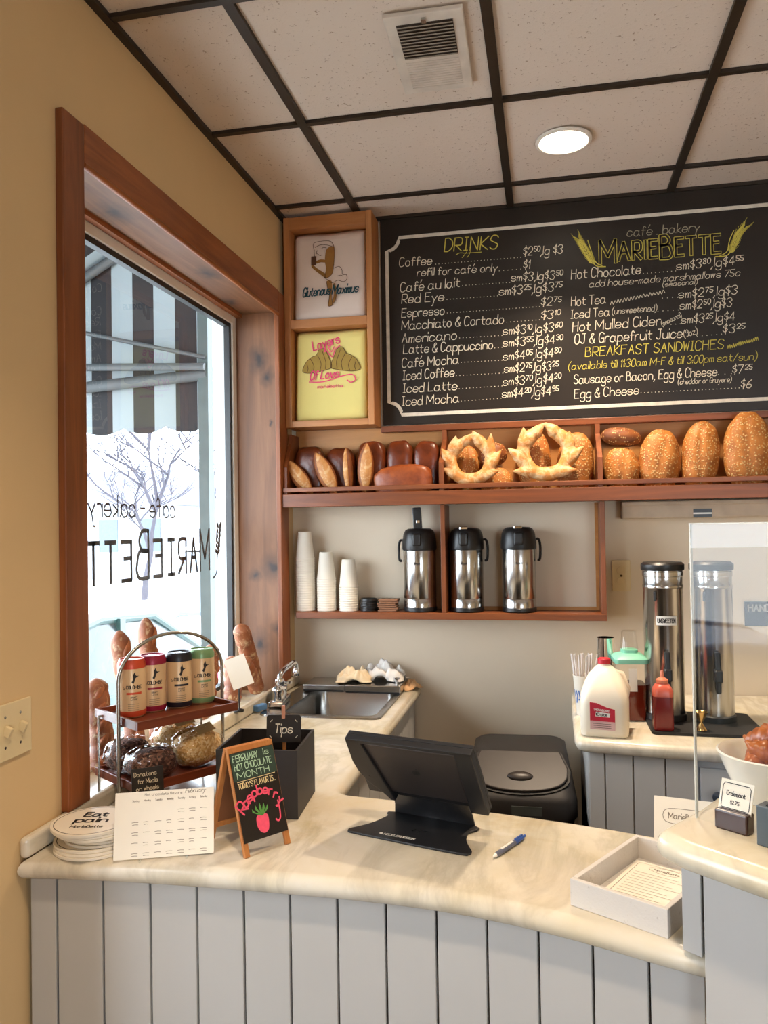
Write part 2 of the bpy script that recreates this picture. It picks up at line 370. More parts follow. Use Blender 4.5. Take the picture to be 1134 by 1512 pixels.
# ceiling: speckled lay-in tiles and a bronze grid
ce = struct('ceiling', MB().b2((-WT, YR-.2, CE+.008), (XR+.2, YB+.2, CE+.06)), TILE)
g = MB(); x = .3247
while x < XR: g.b2((x-.014, YR, CE-.004), (x+.014, YB, CE+.009)); x += .61
y = -.0733
while y > YR: g.b2((0, y-.010, CE-.003), (XR, y+.010, CE+.009)); y -= .61
g.b2((0, YR, CE-.006), (.022, YB, CE+.009)); g.b2((0, YB-.022, CE-.006), (XR, YB, CE+.009)); g.b2((XR-.022, YR, CE-.006), (XR, YB, CE+.009)); g.b2((0, YR, CE-.006), (XR, YR+.022, CE+.009))
struct('ceiling_grid', g, GRID, ce)

# window_1: rustic reveal boards, stained trim, white frame, black gasket, lettered pane
w1 = thing('window_1', 'wood-trimmed shop window beside the counter', 'window'); w1['kind'] = 'structure'; del w1['label']; del w1['category']
MB().b2((-.175, -.022, .895), (.0, -.002, 2.43)).build('jamb', REVEAL, w1)
MB().b2((-.175, -1.43, .895), (.0, -1.41, 2.43)).build('jamb', REVEAL, w1)
MB().b2((-.175, -1.43, 2.43), (.0, -.002, 2.45)).build('head_board', REVEALY, w1)
MB().b2((-.172, -1.41, 2.415), (-.150, -.022, 2.43)).build('stop_strip', TRIMX, w1)
MB().b2((0, -1.50, .942), (.02, -1.415, 2.505)).build('trim_board', TRIMW, w1, bevel=.003)
MB().b2((0, -.058, .942), (.02, .036, 2.505)).build('trim_board', TRIMW, w1, bevel=.003)
MB().b2((.0005, -1.415, 2.412), (.0205, -.058, 2.508)).build('trim_board', TRIMX, w1, bevel=.003)
MB().tube([(.016, -1.415, 2.412), (.016, -.058, 2.412)], .008, 8).build('bead', TRIMX, w1, smooth=60)
fr = MB()
fr.b2((-.215, -1.41, .90), (-.175, -1.35, 2.43)); fr.b2((-.215, -.062, .90), (-.175, -.022, 2.43)); fr.b2((-.215, -1.35, 2.385), (-.175, -.062, 2.43)); fr.b2((-.215, -1.35, .90), (-.175, -.062, .94))
fo = fr.build('window_frame', WHITE, w1, bevel=.003)
gk = MB(); gk.b2((-.205, -1.35, .94), (-.182, -1.335, 2.385)); gk.b2((-.205, -.082, .94), (-.182, -.062, 2.385)); gk.b2((-.205, -1.335, 2.367), (-.182, -.082, 2.385)); gk.b2((-.205, -1.335, .94), (-.182, -.082, .955))
gk.build('gasket', BLK, fo)
GLASS = glassmat('clear_window_glass', ior=1.36)
pane = MB().b2((-.199, -1.335, .955), (-.195, -.082, 2.367)).build('pane', GLASS, w1)
# shop name lettered on the outside of the pane, so mirrored from in here
LET = pm('dark_window_lettering', (62, 58, 56), .6)
lt = MB(); Ml = frame((-.2005, -.255, 1.405), (0, -1, 0), (0, 0, 1))
cx = 0
for i, ch in enumerate('MARIEBETTE'):
    big = i in (0, 5); L = write(lt, ch, Ml @ Matrix.Translation((cx, 0, 0)), .150 if big else .118, .0135, width=.098 if big else .074); cx += (.108 if big else .090)
write(lt, 'caf\u00e9 - bakery', Ml @ Matrix.Translation((.28, .195, 0)), .062, .006, width=.54)
for s in (0, 1):
    bx = -.065 if not s else 1.02; sg = -1 if not s else 1
    lt.M = Ml; lt.ribbon([(q.x, q.y) for q in smooth_line([(bx+.03*-sg, -.035, 0), (bx, -.015, 0), (bx+.012*sg, .06, 0), (bx+.03*sg, .13, 0)], 6)], .008)
    for k in range(6):
        for e in (-1, 1):
            x0 = bx+.012*sg+.02*sg*k/6; y0 = .05+.02*k; lt.poly([(x0, y0, 0), (x0+e*.022, y0+.012, 0), (x0+e*.020, y0+.034, 0), (x0+e*.004, y0+.018, 0)])
    lt.M = Matrix()
lt.build('lettering', LET, pane)
ol = MB(); ol.b2((-.255, -.06, .9), (-.215, 0, 2.45)); ol.b2((-.255, -1.43, .9), (-.215, -1.37, 2.45)); ol.b2((-.255, -1.37, 2.40), (-.215, -.06, 2.45)); ol.b2((-.255, -1.37, .86), (-.215, -.06, .92))
ol.build('outer_lining', OUTP, w1)
struct('trim_1', MB().b2((-.215, -1.43, .862), (0, 0, .9)), MARBLE)      # window stool
# window_2: shop window in the same wall nearer the viewer
w2 = thing('window_2', '', 'window'); w2['kind'] = 'structure'; del w2['label']; del w2['category']
for wn, WW_, bars in ((w2, W2, (0, 1)), (None, W4, (0, .5, 1))):
    if wn is None: wn = thing('window_4', '', 'window'); wn['kind'] = 'structure'; del wn['label']; del wn['category']  # added window, out of view, to bring daylight onto the counter front
    fr = MB()
    for k in bars: a = WW_[0]+(WW_[1]-WW_[0]-.05)*k; fr.b2((-.2, a, WW_[2]), (-.14, a+.05, WW_[3]))
    for z in (WW_[2], WW_[3]-.06): fr.b2((-.2, WW_[0], z), (-.14, WW_[1], z+.06))
    fr.build('window_frame', BLKM, wn); MB().b2((-.172, WW_[0], WW_[2]), (-.168, WW_[1], WW_[3])).build('pane', GLASS, wn)
w3 = thing('window_3', '', 'window'); w3['kind'] = 'structure'; del w3['label']; del w3['category']
fr = MB()
for a in (W3[0], (W3[0]+W3[1])/2-.03, W3[1]-.06): fr.b2((a, YR-.15, W3[2]), (a+.06, YR-.08, W3[3]))
for z in (W3[2], W3[3]-.06): fr.b2((W3[0], YR-.15, z), (W3[1], YR-.08, z+.06))
fr.build('window_frame', BLKM, w3); MB().b2((W3[0], YR-.117, W3[2]), (W3[1], YR-.113, W3[3])).build('pane', GLASS, w3)
def portal(name, M, sx, sy):
    l = bpy.data.lights.new(name, 'AREA'); l.shape = 'RECTANGLE'; l.size = sx; l.size_y = sy; l.cycles.is_portal = True
    o = bpy.data.objects.new(name, l); COL.objects.link(o); o.matrix_world = M
portal('daylight_portal', frame((-.21, (W1[0]+W1[1])/2, 1.66), (0, 1, 0), (0, 0, 1)) @ Matrix.Rotation(pi, 4, 'Y'), 1.35, 1.5)
portal('daylight_portal', frame((-.21, (W2[0]+W2[1])/2, 1.3), (0, 1, 0), (0, 0, 1)) @ Matrix.Rotation(pi, 4, 'Y'), .64, 2.1)
portal('daylight_portal', frame((-.21, (W4[0]+W4[1])/2, 1.3), (0, 1, 0), (0, 0, 1)) @ Matrix.Rotation(pi, 4, 'Y'), .9, 2.1)
portal('daylight_portal', frame(((W3[0]+W3[1])/2, YR-.2, 1.35), (1, 0, 0), (0, 0, 1)) , 1.4, 2.0)

# ------------------------------------------------------------------ lamps in the ceiling
LENS = emis('lamp_lens', (1.0, .86, .68), 14.0)
def downlight(x, y, label, r=.078, k=1.0):
    t = thing('recessed_light', label, 'ceiling light', (x, y, CE))
    t['group'] = 'recessed lights in the tiled ceiling'
    MB().lathe([(r+.014, .002), (r+.014, -.004), (r+.004, -.007), (r, -.003), (r-.004, .0025)], 40).build('trim_ring', WHITE, t, smooth=50)
    MB().lathe([(r-.002, .0015), (r*.7, -.004), (0.0, -.0075)], 40).build('lens', LENS, t, smooth=180)
    l = bpy.data.lights.new('lamp', 'AREA'); l.shape = 'DISK'; l.size = r*1.7; l.energy = LAMP_W*k; l.color = LAMP_C; l.spread = R(105)
    o = bpy.data.objects.new('lamp', l); COL.objects.link(o); o.location = (x, y, CE-.012)
    return t
downlight(1.133, -.379, 'glowing round recessed light in the ceiling tile above the chalkboard', k=1.35)
for x, y in [(2.95, -.38), (.93, -2.4), (2.95, -2.4), (.93, -4.5), (2.95, -4.5)]:
    downlight(x, y, 'glowing round recessed light further back in the ceiling')
t = thing('ceiling_vent', 'square white ceiling vent with a dark louvred half', 'vent', (.776, -.972, CE), R(1))
MB().b2((-.10, -.18, -.008), (.10, .18, .004)).build('vent_plate', pm('vent_white', (205, 195, 182), .5), t, bevel=.003)
MB().b2((-.072, -.145, -.0095), (.072, .005, -.0082)).build('vent_opening', pm('vent_dark', (70, 60, 52), .8), t)
s = MB()
for k in range(11): s.box((0, -.138+.0135*k, -.012), (.142, .008, .002), Mx=Matrix.Rotation(R(25), 4, 'X'))
s.build('louvres', pm('vent_slats', (150, 138, 122), .5), t)
s = MB()
for k in range(12): s.b2((-.072, .022+.0115*k, -.0095), (.072, .028+.0115*k, -.008))
s.build('louvres', pm('vent_white', (205, 195, 182), .5), t)
s = MB(); s.b2((-.006, -.165, -.014), (.006, -.148, -.008)); s.build('damper_lever', STEEL, t)
# double light switch on the left wall
def switchplate(name, label, loc, M, w, h, n, toggles=True):
    t = thing(name, label, 'switch plate' , loc); IV = pm('ivory_plastic', (222, 202, 158), .4, var=.02)
    MB(M).b2((-w/2, -h/2, .0005), (w/2, h/2, .006)).build('plate', IV, t, bevel=.002)
    for k in range(n):
        xx = (k-(n-1)/2)*.046
        if toggles:
            MB(M @ Matrix.Translation((xx, 0, .006))).box((0, .002, .006), (.009, .020, .016), Mx=Matrix.Rotation(R(25), 4, 'X')).build('toggle', IV, t, bevel=.0015)
            for e in (-.03, .03): MB(M @ Matrix.Translation((xx, e, .0055))).lathe([(.003, 0), (.003, .001), (0, .0012)], 12).build('screw', STEEL, t)
        else:
            MB(M @ Matrix.Translation((xx, 0, .006))).lathe([(.005, 0), (.004, .002), (0, .0022)], 14).build('screw', pm('brass_dark', (90, 70, 40), .4, .6), t)
            for e in (-.02, .02): MB(M @ Matrix.Translation((xx, e, .0055))).lathe([(.017, 0), (.0165, .002), (.0, .0022)], 20).build('socket_face', IV, t, smooth=40)
switchplate('light_switch', 'ivory double light switch on the tan wall beside the window', (0, -1.665, 1.165), frame((0, 0, 0), (0, 1, 0), (0, 0, 1)), .118, .112, 2)
switchplate('wall_outlet', 'ivory blank outlet plate on the back wall left of the tea urns', (1.334, YB, 1.350), frame((0, 0, 0), (1, 0, 0), (0, 0, 1)), .070, .120, 1, False)
# ================================================================== COUNTERS
def offset(poly, d):                       # inward offset of a counter-clockwise outline
    n = len(poly); out = []
    for i in range(n):
        a = Vector(poly[i-1]); b = Vector(poly[i]); c = Vector(poly[(i+1) % n])
        e1 = (b-a).normalized(); e2 = (c-b).normalized()
        n1 = Vector((-e1.y, e1.x)); n2 = Vector((-e2.y, e2.x)); k = n1+n2
        k = k/max(.25, k.dot(k)/2) if k.length > 1e-6 else n1
        out.append((b.x+k.x*d, b.y+k.y*d))
    return out
def bullnose(poly, z0, z1):
    h = (z1-z0)/2; mb = MB(); rings = []; n = len(poly)
    prof = [(h, z0)] + [(h-h*sin(a), z0+h-h*cos(a)) for a in [pi*k/10 for k in range(1, 10)]] + [(h, z1)]
    vs = []; fs = []
    for d, z in prof: vs += [(p[0], p[1], z) for p in offset(poly, d)]
    for k in range(len(prof)-1):
        for i in range(n): j = (i+1) % n; fs.append((k*n+i, k*n+j, (k+1)*n+j, (k+1)*n+i))
    fs.append(tuple(range(n))[::-1]); fs.append(tuple((len(prof)-1)*n+i for i in range(n)))
    return mb.add(vs, fs)
def cut(o, mb):
    me = bpy.data.meshes.new('cut'); me.from_pydata([tuple(v) for v in mb.V], [], mb.F); c = bpy.data.objects.new('cut', me); COL.objects.link(c)
    b = o.modifiers.new('b', 'BOOLEAN'); b.object = c; b.operation = 'DIFFERENCE'; b.solver = 'EXACT'
    dg = bpy.context.evaluated_depsgraph_get(); dg.update(); new = bpy.data.meshes.new_from_object(o.evaluated_get(dg)); old = o.data
    o.modifiers.clear(); o.data = new; new.name = o.name
    bpy.data.objects.remove(c); return o
ZT = .90
front = [(.004, -1.654), (.12, -1.640), (.25, -1.632), (.40, -1.628), (.53, -1.628), (.66, -1.630), (.76, -1.635), (.845, -1.644), (.915, -1.656), (.98, -1.672), (1.04, -1.690), (1.095, -1.709), (1.15, -1.731), (1.20, -1.753), (1.25, -1.773), (1.30, -1.79)]
rear = [(1.40, -1.62), (1.38, -1.345), (1.266, -1.306), (1.187, -1.280), (1.108, -1.258), (1.02, -1.237), (.934, -1.219), (.80, -1.193), (.68, -1.172), (.60, -1.162), (.568, -1.157), (.552, -1.148), (.543, -1.13), (.540, -1.10), (.538, -.80), (.538, YB-.001), (.004, YB-.001)]
ct = thing('marble_countertop', 'cream marble countertop curving along the front and back to the sink', 'countertop', (0, 0, 0))
slab = bullnose(front+rear, ZT-.042, ZT).build('worktop', MARBLE, None, smooth=50)
SX0, SX1, SY0, SY1 = .125, .460, -.385, .075
cut(slab, MB().b2((SX0-.015, SY0-.02, ZT-.1), (SX1+.005, SY1+.02, ZT+.05))); slab.parent = ct
sp = MB(); sp.b2((.0008, -1.645, ZT), (.022, YB-.002, ZT+.042)); sp.build('backsplash', MARBLE, ct, bevel=.009, bseg=4)
# front counter base: painted planks with dark gaps following the curve
cb = thing('front_counter_base', 'grey painted plank front under the curved marble countertop', 'counter', (0, 0, 0))
inner = [(p[0], p[1]+.030) for p in front]
xs = [.010, .067, .165, .266, .365, .463, .558, .653, .748, .845, .939, 1.030, 1.120, 1.206, 1.288]
def yat(x, off):
    for a, b in zip(front, front[1:]):
        if a[0] <= x <= b[0]: return a[1]+(b[1]-a[1])*(x-a[0])/(b[0]-a[0])+off
    return front[-1][1]+off
bk = MB(); pk = MB()
for a, b in zip(xs, xs[1:]):
    g_ = .0022
    A = Vector((a, yat(max(a, .004), .030), 0)); B = Vector((b, yat(b, .030), 0)); d = (B-A).normalized(); nrm = Vector((-d.y, d.x, 0)); A2 = A+d*g_; B2 = B-d*g_
    pk.prism([(A2.x, A2.y), (B2.x, B2.y), (B2.x+nrm.x*.012, B2.y+nrm.y*.012), (A2.x+nrm.x*.012, A2.y+nrm.y*.012)], 0.002, ZT-.043)
    A3 = A+nrm*.013; B3 = B+nrm*.013
    bk.prism([(A3.x, A3.y), (B3.x, B3.y), (B3.x, B3.y+.03), (A3.x, A3.y+.03)], 0.001, ZT-.044)
pk.build('plank_panel', PANEL, cb, bevel=.0015); bk.build('backing', GROOVE, cb)
# sink cabinet under the back run
sb = thing('sink_cabinet', 'grey plank cabinet under the sink, behind the till', 'cabinet', (0, 0, 0))
s = MB(); s.b2((.03, -1.12, .002), (.50, .14, .60)); s.build('carcass', PANEL, sb)
s = MB()
for k in range(9): s.b2((.5, -1.12+.14*k+.002, .004), (.512, -1.12+.14*(k+1)-.002, ZT-.044))
s.build('side_panel', PANEL, sb, bevel=.0015)
# raised counter at the right
dx = Vector((.768, -.640, 0)); dn = Vector((.507, .862, 0))     # along its front, and along its left side
P0 = Vector((1.250, -1.772, 0)); ZL = 1.09
rc = thing('raised_counter', 'raised marble-topped serving counter at the right edge', 'counter', (0, 0, 0))
def RC(a, b): return (P0.x+dx.x*a+dn.x*b, P0.y+dx.y*a+dn.y*b)
g = MB(); prev = 0.0
for b in [.036, .19, .34, .49, .64, .80]:
    q = [RC(prev+.0022, 0), RC(b-.0022, 0), RC(b-.0022, .012), RC(prev+.0022, .012)]
    g.prism(q, (ZT+.001 if prev == 0 else .002), ZL-.046); prev = b
g.build('plank_panel', PANEL, rc, bevel=.0015)
g = MB(); g.prism([RC(0.004, .013), RC(.80, .013), RC(.80, .05), RC(.004, .05)], ZT+.001, ZL-.046); g.build('backing', GROOVE, rc)
g = MB(); g.prism([RC(.012, .05), RC(.026, .05), RC(.026, .62), RC(.012, .62)], ZT+.001, ZL-.046); g.build('side_panel', PANEL, rc)
lo = [RC(-.005, -.052), RC(.03, -.060), RC(.2, -.062), RC(.85, -.062), RC(.85, .66), RC(.02, .66), RC(-.008, .60), RC(-.012, .1), RC(-.022, .0), RC(-.024, -.03), RC(-.018, -.044)]
bullnose(lo, ZL-.044, ZL).build('ledge', MARBLE, rc, smooth=50)
# back counter
bc = thing('back_counter', 'plank-fronted back counter below the tea urns', 'counter', (0, 0, 0))
ol = [(1.136, YB-.002), (1.130, -.10), (1.128, -.52), (1.133, -.558), (1.15, -.574), (1.19, -.582), (1.30, -.598), (1.42, -.615), (1.60, -.64), (1.90, -.68), (2.30, -.72), (2.30, YB-.002)]
bullnose(ol, ZT-.042, ZT).build('worktop', MARBLE, bc, smooth=50)
def yb(x): return -.535-(x-1.17)*.13
g = MB(); xs = [1.168, 1.217, 1.299, 1.390, 1.482]
for a, b in zip(xs, xs[1:]): g.prism([(a+.002, yb(a)), (b-.002, yb(b)), (b-.002, yb(b)+.012), (a+.002, yb(a)+.012)], .002, ZT-.044)
g.build('plank_panel', PANEL, bc, bevel=.0015)
g = MB(); g.prism([(1.168, yb(1.168)+.013), (2.3, yb(2.3)+.013), (2.3, YB-.01), (1.168, YB-.01)], .001, ZT-.3); g.b2((1.168, -.51, .3), (1.19, YB-.01, ZT-.044)); g.prism([(1.168, yb(1.168)+.013), (2.3, yb(2.3)+.013), (2.3, yb(2.3)+.03), (1.168, yb(1.168)+.03)], .001, ZT-.044); g.build('carcass', PANEL, bc)
d = MB().prism([(1.486, yb(1.486)), (1.84, yb(1.84)), (1.84, yb(1.84)+.012), (1.486, yb(1.486)+.012)], .08, ZT-.07).build('door', PANEL, bc, bevel=.002)
MB(frame((1.529, yb(1.529), .755), (1, 0, 0), (0, 0, 1))).lathe([(.006, 0), (.006, .012), (.015, .018), (.016, .026), (.010, .031), (0, .032)], 20).build('knob', BLK, d, smooth=50)

# ================================================================== SINK RUN
sk = thing('kitchen_sink', 'stainless steel drop-in sink in the marble beside the wall', 'sink', ((SX0+SX1)/2, (SY0+SY1)/2, ZT))
hx = (SX1-SX0)/2; hy = (SY1-SY0)/2
s = MB(); ro = [(-hx-.075, -hy-.045), (hx+.028, -hy-.045), (hx+.028, hy+.028), (-hx-.075, hy+.028)]
def rr(x0, y0, x1, y1, r, n=5):
    o = []
    for cx, cy, a0 in ((x1-r, y0+r, -90), (x1-r, y1-r, 0), (x0+r, y1-r, 90), (x0+r, y0+r, 180)):
        for k in range(n+1): a = R(a0+90*k/n); o.append((cx+r*cos(a), cy+r*sin(a)))
    return o
def rings(mb, rs):
    n = len(rs[0][0]); vs = []; fs = []
    for ring, z in rs: vs += [(p[0], p[1], z) for p in ring]
    for k in range(len(rs)-1):
        for i in range(n): j = (i+1) % n; fs.append((k*n+i, k*n+j, (k+1)*n+j, (k+1)*n+i))
    return mb.add(vs, fs), n, len(rs)
s, n, L = rings(MB(), [(rr(-hx-.075, -hy-.045, hx+.028, hy+.028, .03), .0005), (rr(-hx-.073, -hy-.043, hx+.026, hy+.026, .03), .006), (rr(-hx-.060, -hy-.030, hx+.014, hy+.014, .03), .005), (rr(-hx, -hy, hx, hy, .04), .002), (rr(-hx+.004, -hy+.004, hx-.004, hy-.004, .04), -.012), (rr(-hx+.008, -hy+.008, hx-.008, hy-.008, .05), -.15), (rr(-hx+.03, -hy+.03, hx-.03, hy-.03, .05), -.17)])
s.F.append(tuple(range((L-1)*n, L*n))); s.build('basin', steel('sink_steel', .22, (178, 176, 172), 'y'), sk, smooth=50)
MB().lathe([(.035, -.1695), (.03, -.166), (.0, -.1675)], 24).build('drain', CHROME, sk, smooth=50)
# faucet
ft = thing('faucet', 'chrome faucet with a swivel spout at the left of the sink', 'faucet', (.072, -.255, ZT+.0062), R(8))
MB().b2((-.028, -.075, 0), (.028, .075, .022)).build('deck_plate', CHROME, ft, bevel=.006, bseg=3)
b = MB(); b.lathe([(.024, .022), (.022, .045), (.017, .052), (.017, .075), (.019, .08), (.016, .092), (0, .096)], 24); b.build('body', CHROME, ft, smooth=50)
for e in (-.05, .05):
    h = MB(); h.lathe([(.017, .022), (.015, .05), (.019, .056), (.019, .064), (.010, .074), (0, .076)], 20, (0, e, 0)); h.box((.012, e, .068), (.05, .011, .009)); h.build('handle', CHROME, ft, smooth=50)
MB().tube([(q.x, q.y, q.z) for q in smooth_line([(0, 0, .07), (.0, .003, .095), (.006, .02, .112), (.022, .06, .126), (.034, .092, .134), (.040, .106, .128), (.042, .110, .112), (.042, .110, .096)], 6)], .0105, 12).build('spout', CHROME, ft, smooth=60)
MB().lathe([(.012, .080), (.0135, .083), (.0135, .104), (.012, .108)], 16, (.042, .110, 0)).build('aerator', CHROME, ft, smooth=50)
# stainless lids over the far half of the sink
def lid(name, label, x0, x1, y0, y1, z, h, knob):
    t = thing(name, label, 'sink cover', ((x0+x1)/2, (y0+y1)/2, z)); a = (x1-x0)/2; c = (y1-y0)/2
    MB().b2((-a, -c, 0), (a, c, h)).build('cover', steel('lid_steel_'+str(knob), .22, (190, 188, 184), 'x'), t, bevel=.004, bseg=3)
    g = MB(); g.b2((-a+.004, -c-.0015, -.0005), (a-.004, -c+.003, .006)); g.build('edge_lip', BLKM, t)
    if knob:
        for e in (-1, 1): MB().lathe([(.006, h), (.006, h+.012), (.012, h+.016), (.012, h+.022), (0, h+.025)], 18, (a-.025, -c+.06, 0) if e > 0 else (-a+.03, c-.05, 0)).build('knob', CHROME, t, smooth=50)
lid('sink_cover', 'narrow stainless cover on the far left of the sink', .090, .262, -.03, .128, ZT+.0065, .026, 0)
lid('sink_cover', 'wide stainless cover on the far right of the sink under the towels', .266, .487, -.04, .128, ZT+.0065, .030, 1)
# cloths on the covers
def cloth(label, c, mat, loc, rz, rx, ry, h, seed):
    mb = MB(); n = 34; rnd = random.Random(seed); ox = rnd.uniform(0, 50)
    vs = []; fs = []
    for j in range(n+1):
        for i in range(n+1):
            u = i/n*2-1; v = j/n*2-1
            w = mnoise.noise((u*1.6+ox, v*1.6, 0)); w2 = abs(mnoise.noise((u*3.1+ox, v*2.6+5, 3)))
            edge = max(0, 1-(u*u*.9+v*v*.9))**.55 if u*u+v*v < 1.11 else 0
            z = h*edge*(.55+.5*w+.55*w2)+.0015
            vs.append(((u*(1+.12*mnoise.noise((v*2+ox, 7, 0))))*rx, (v*(1+.15*mnoise.noise((u*2, ox, 1))))*ry, max(.0015, z)))
    for j in range(n):
        for i in range(n): a = j*(n+1)+i; fs.append((a, a+1, a+n+2, a+n+1))
    mb.add(vs, fs); o = mb.build('dish_towel', mat, None, smooth=180, solid=.002); tag(o, label, 'towel', None); o.location = loc; o.rotation_euler = (0, 0, rz); return o
TOWW = pm('white_terry', (228, 222, 214), .95, var=.05, bmp=.5, bscale=400); TOWC = pm('cream_terry', (230, 208, 172), .95, var=.08, bmp=.5, bscale=400); TOWP = pm('peach_terry', (222, 178, 132), .95, var=.1, bmp=.5, bscale=400)
ZK = ZT+.0065+.030
cloth('crumpled cream towel on the sink cover, leftmost of the cloths', 0, TOWC, (.285, .035, ZK+.003), R(10), .07, .05, .062, 3)
cloth('crumpled white towel heaped at the back of the sink cover', 0, TOWW, (.400, .080, ZK+.003), R(-8), .085, .048, .085, 8)
cloth('peach towel spread on the marble at the far right of the sink', 0, TOWP, (.507, .085, ZT+.003), R(60), .05, .026, .034, 14)
kn = thing('kitchen_knife', 'dark utensil handle sticking up behind the cream towel', 'utensil', (.29, .10, ZK+.004), R(18))
MB().tube([(-.03, 0, .004), (.02, 0, .016), (.075, 0, .034), (.125, 0, .052)], [.005, .005, .0055, .004], 10).build('handle', BLK, kn, smooth=60)
o = MB().box((0, 0, .011), (.05, .026, .022)).build('sponge', pm('blue_sponge', (92, 132, 176), .95, bmp=.6, bscale=250), None, bevel=.004); tag(o, 'small blue sponge on the window sill strip by the faucet', 'sponge'); o.location = (.040, -.375, ZT+.0065); o.rotation_euler = (0, 0, R(70))
# bin behind the till
bn = thing('trash_bin', 'black swing-lid trash bin behind the till', 'bin', (.945, -.17, 0), R(2))
s, n, L = rings(MB(), [(rr(-.15, -.17, .15, .17, .04), .0), (rr(-.155, -.175, .155, .175, .04), .02), (rr(-.178, -.205, .178, .205, .05), .57), (rr(-.185, -.212, .185, .212, .05), .575), (rr(-.185, -.212, .185, .212, .05), .60)]); s.F.append(tuple(range(n))[::-1]); s.F.append(tuple(range((L-1)*n, L*n))); s.build('bin_body', BLKB, bn, smooth=40)
s, n, L = rings(MB(), [(rr(-.188, -.215, .188, .215, .05), .58), (rr(-.188, -.215, .188, .215, .05), .632), (rr(-.182, -.206, .182, .210, .05), .652), (rr(-.166, -.045, .166, .200, .05), .742), (rr(-.150, -.025, .150, .19, .05), .752)]); s.F.append(tuple(range((L-1)*n, L*n))); s.build('lid_rim', BLKB, bn, smooth=40)
MFp = frame((0, -.126, .701), (1, 0, 0), (0, .161, .090))
fo = [(.138, .098), (-.138, .098)] + [(-.162*cos(pi*k/14), .02-.105*sin(pi*k/14)**.6) for k in range(15)]
MB(MFp).prism([(a*1.045, b*1.05-.004) for a, b in fo], -.004, .0015).build('flap_gap', pm('gap_black', (10, 9, 9), .6), bn); MB(MFp).prism(fo, .0005, .011).build('swing_flap', pm('flap_black', (44, 37, 33), .4), bn, bevel=.005, bseg=3)
MB(MFp).blob((0, -.022, .011), (.044, .020, .012), 24, 12).build('push_lip', pm('flap_black', (44, 37, 33), .4), bn, smooth=180)
MB().box((.02, -.2155, .606), (.10, .004, .03)).build('label_plate', pm('dull_label', (70, 74, 70), .5), bn)
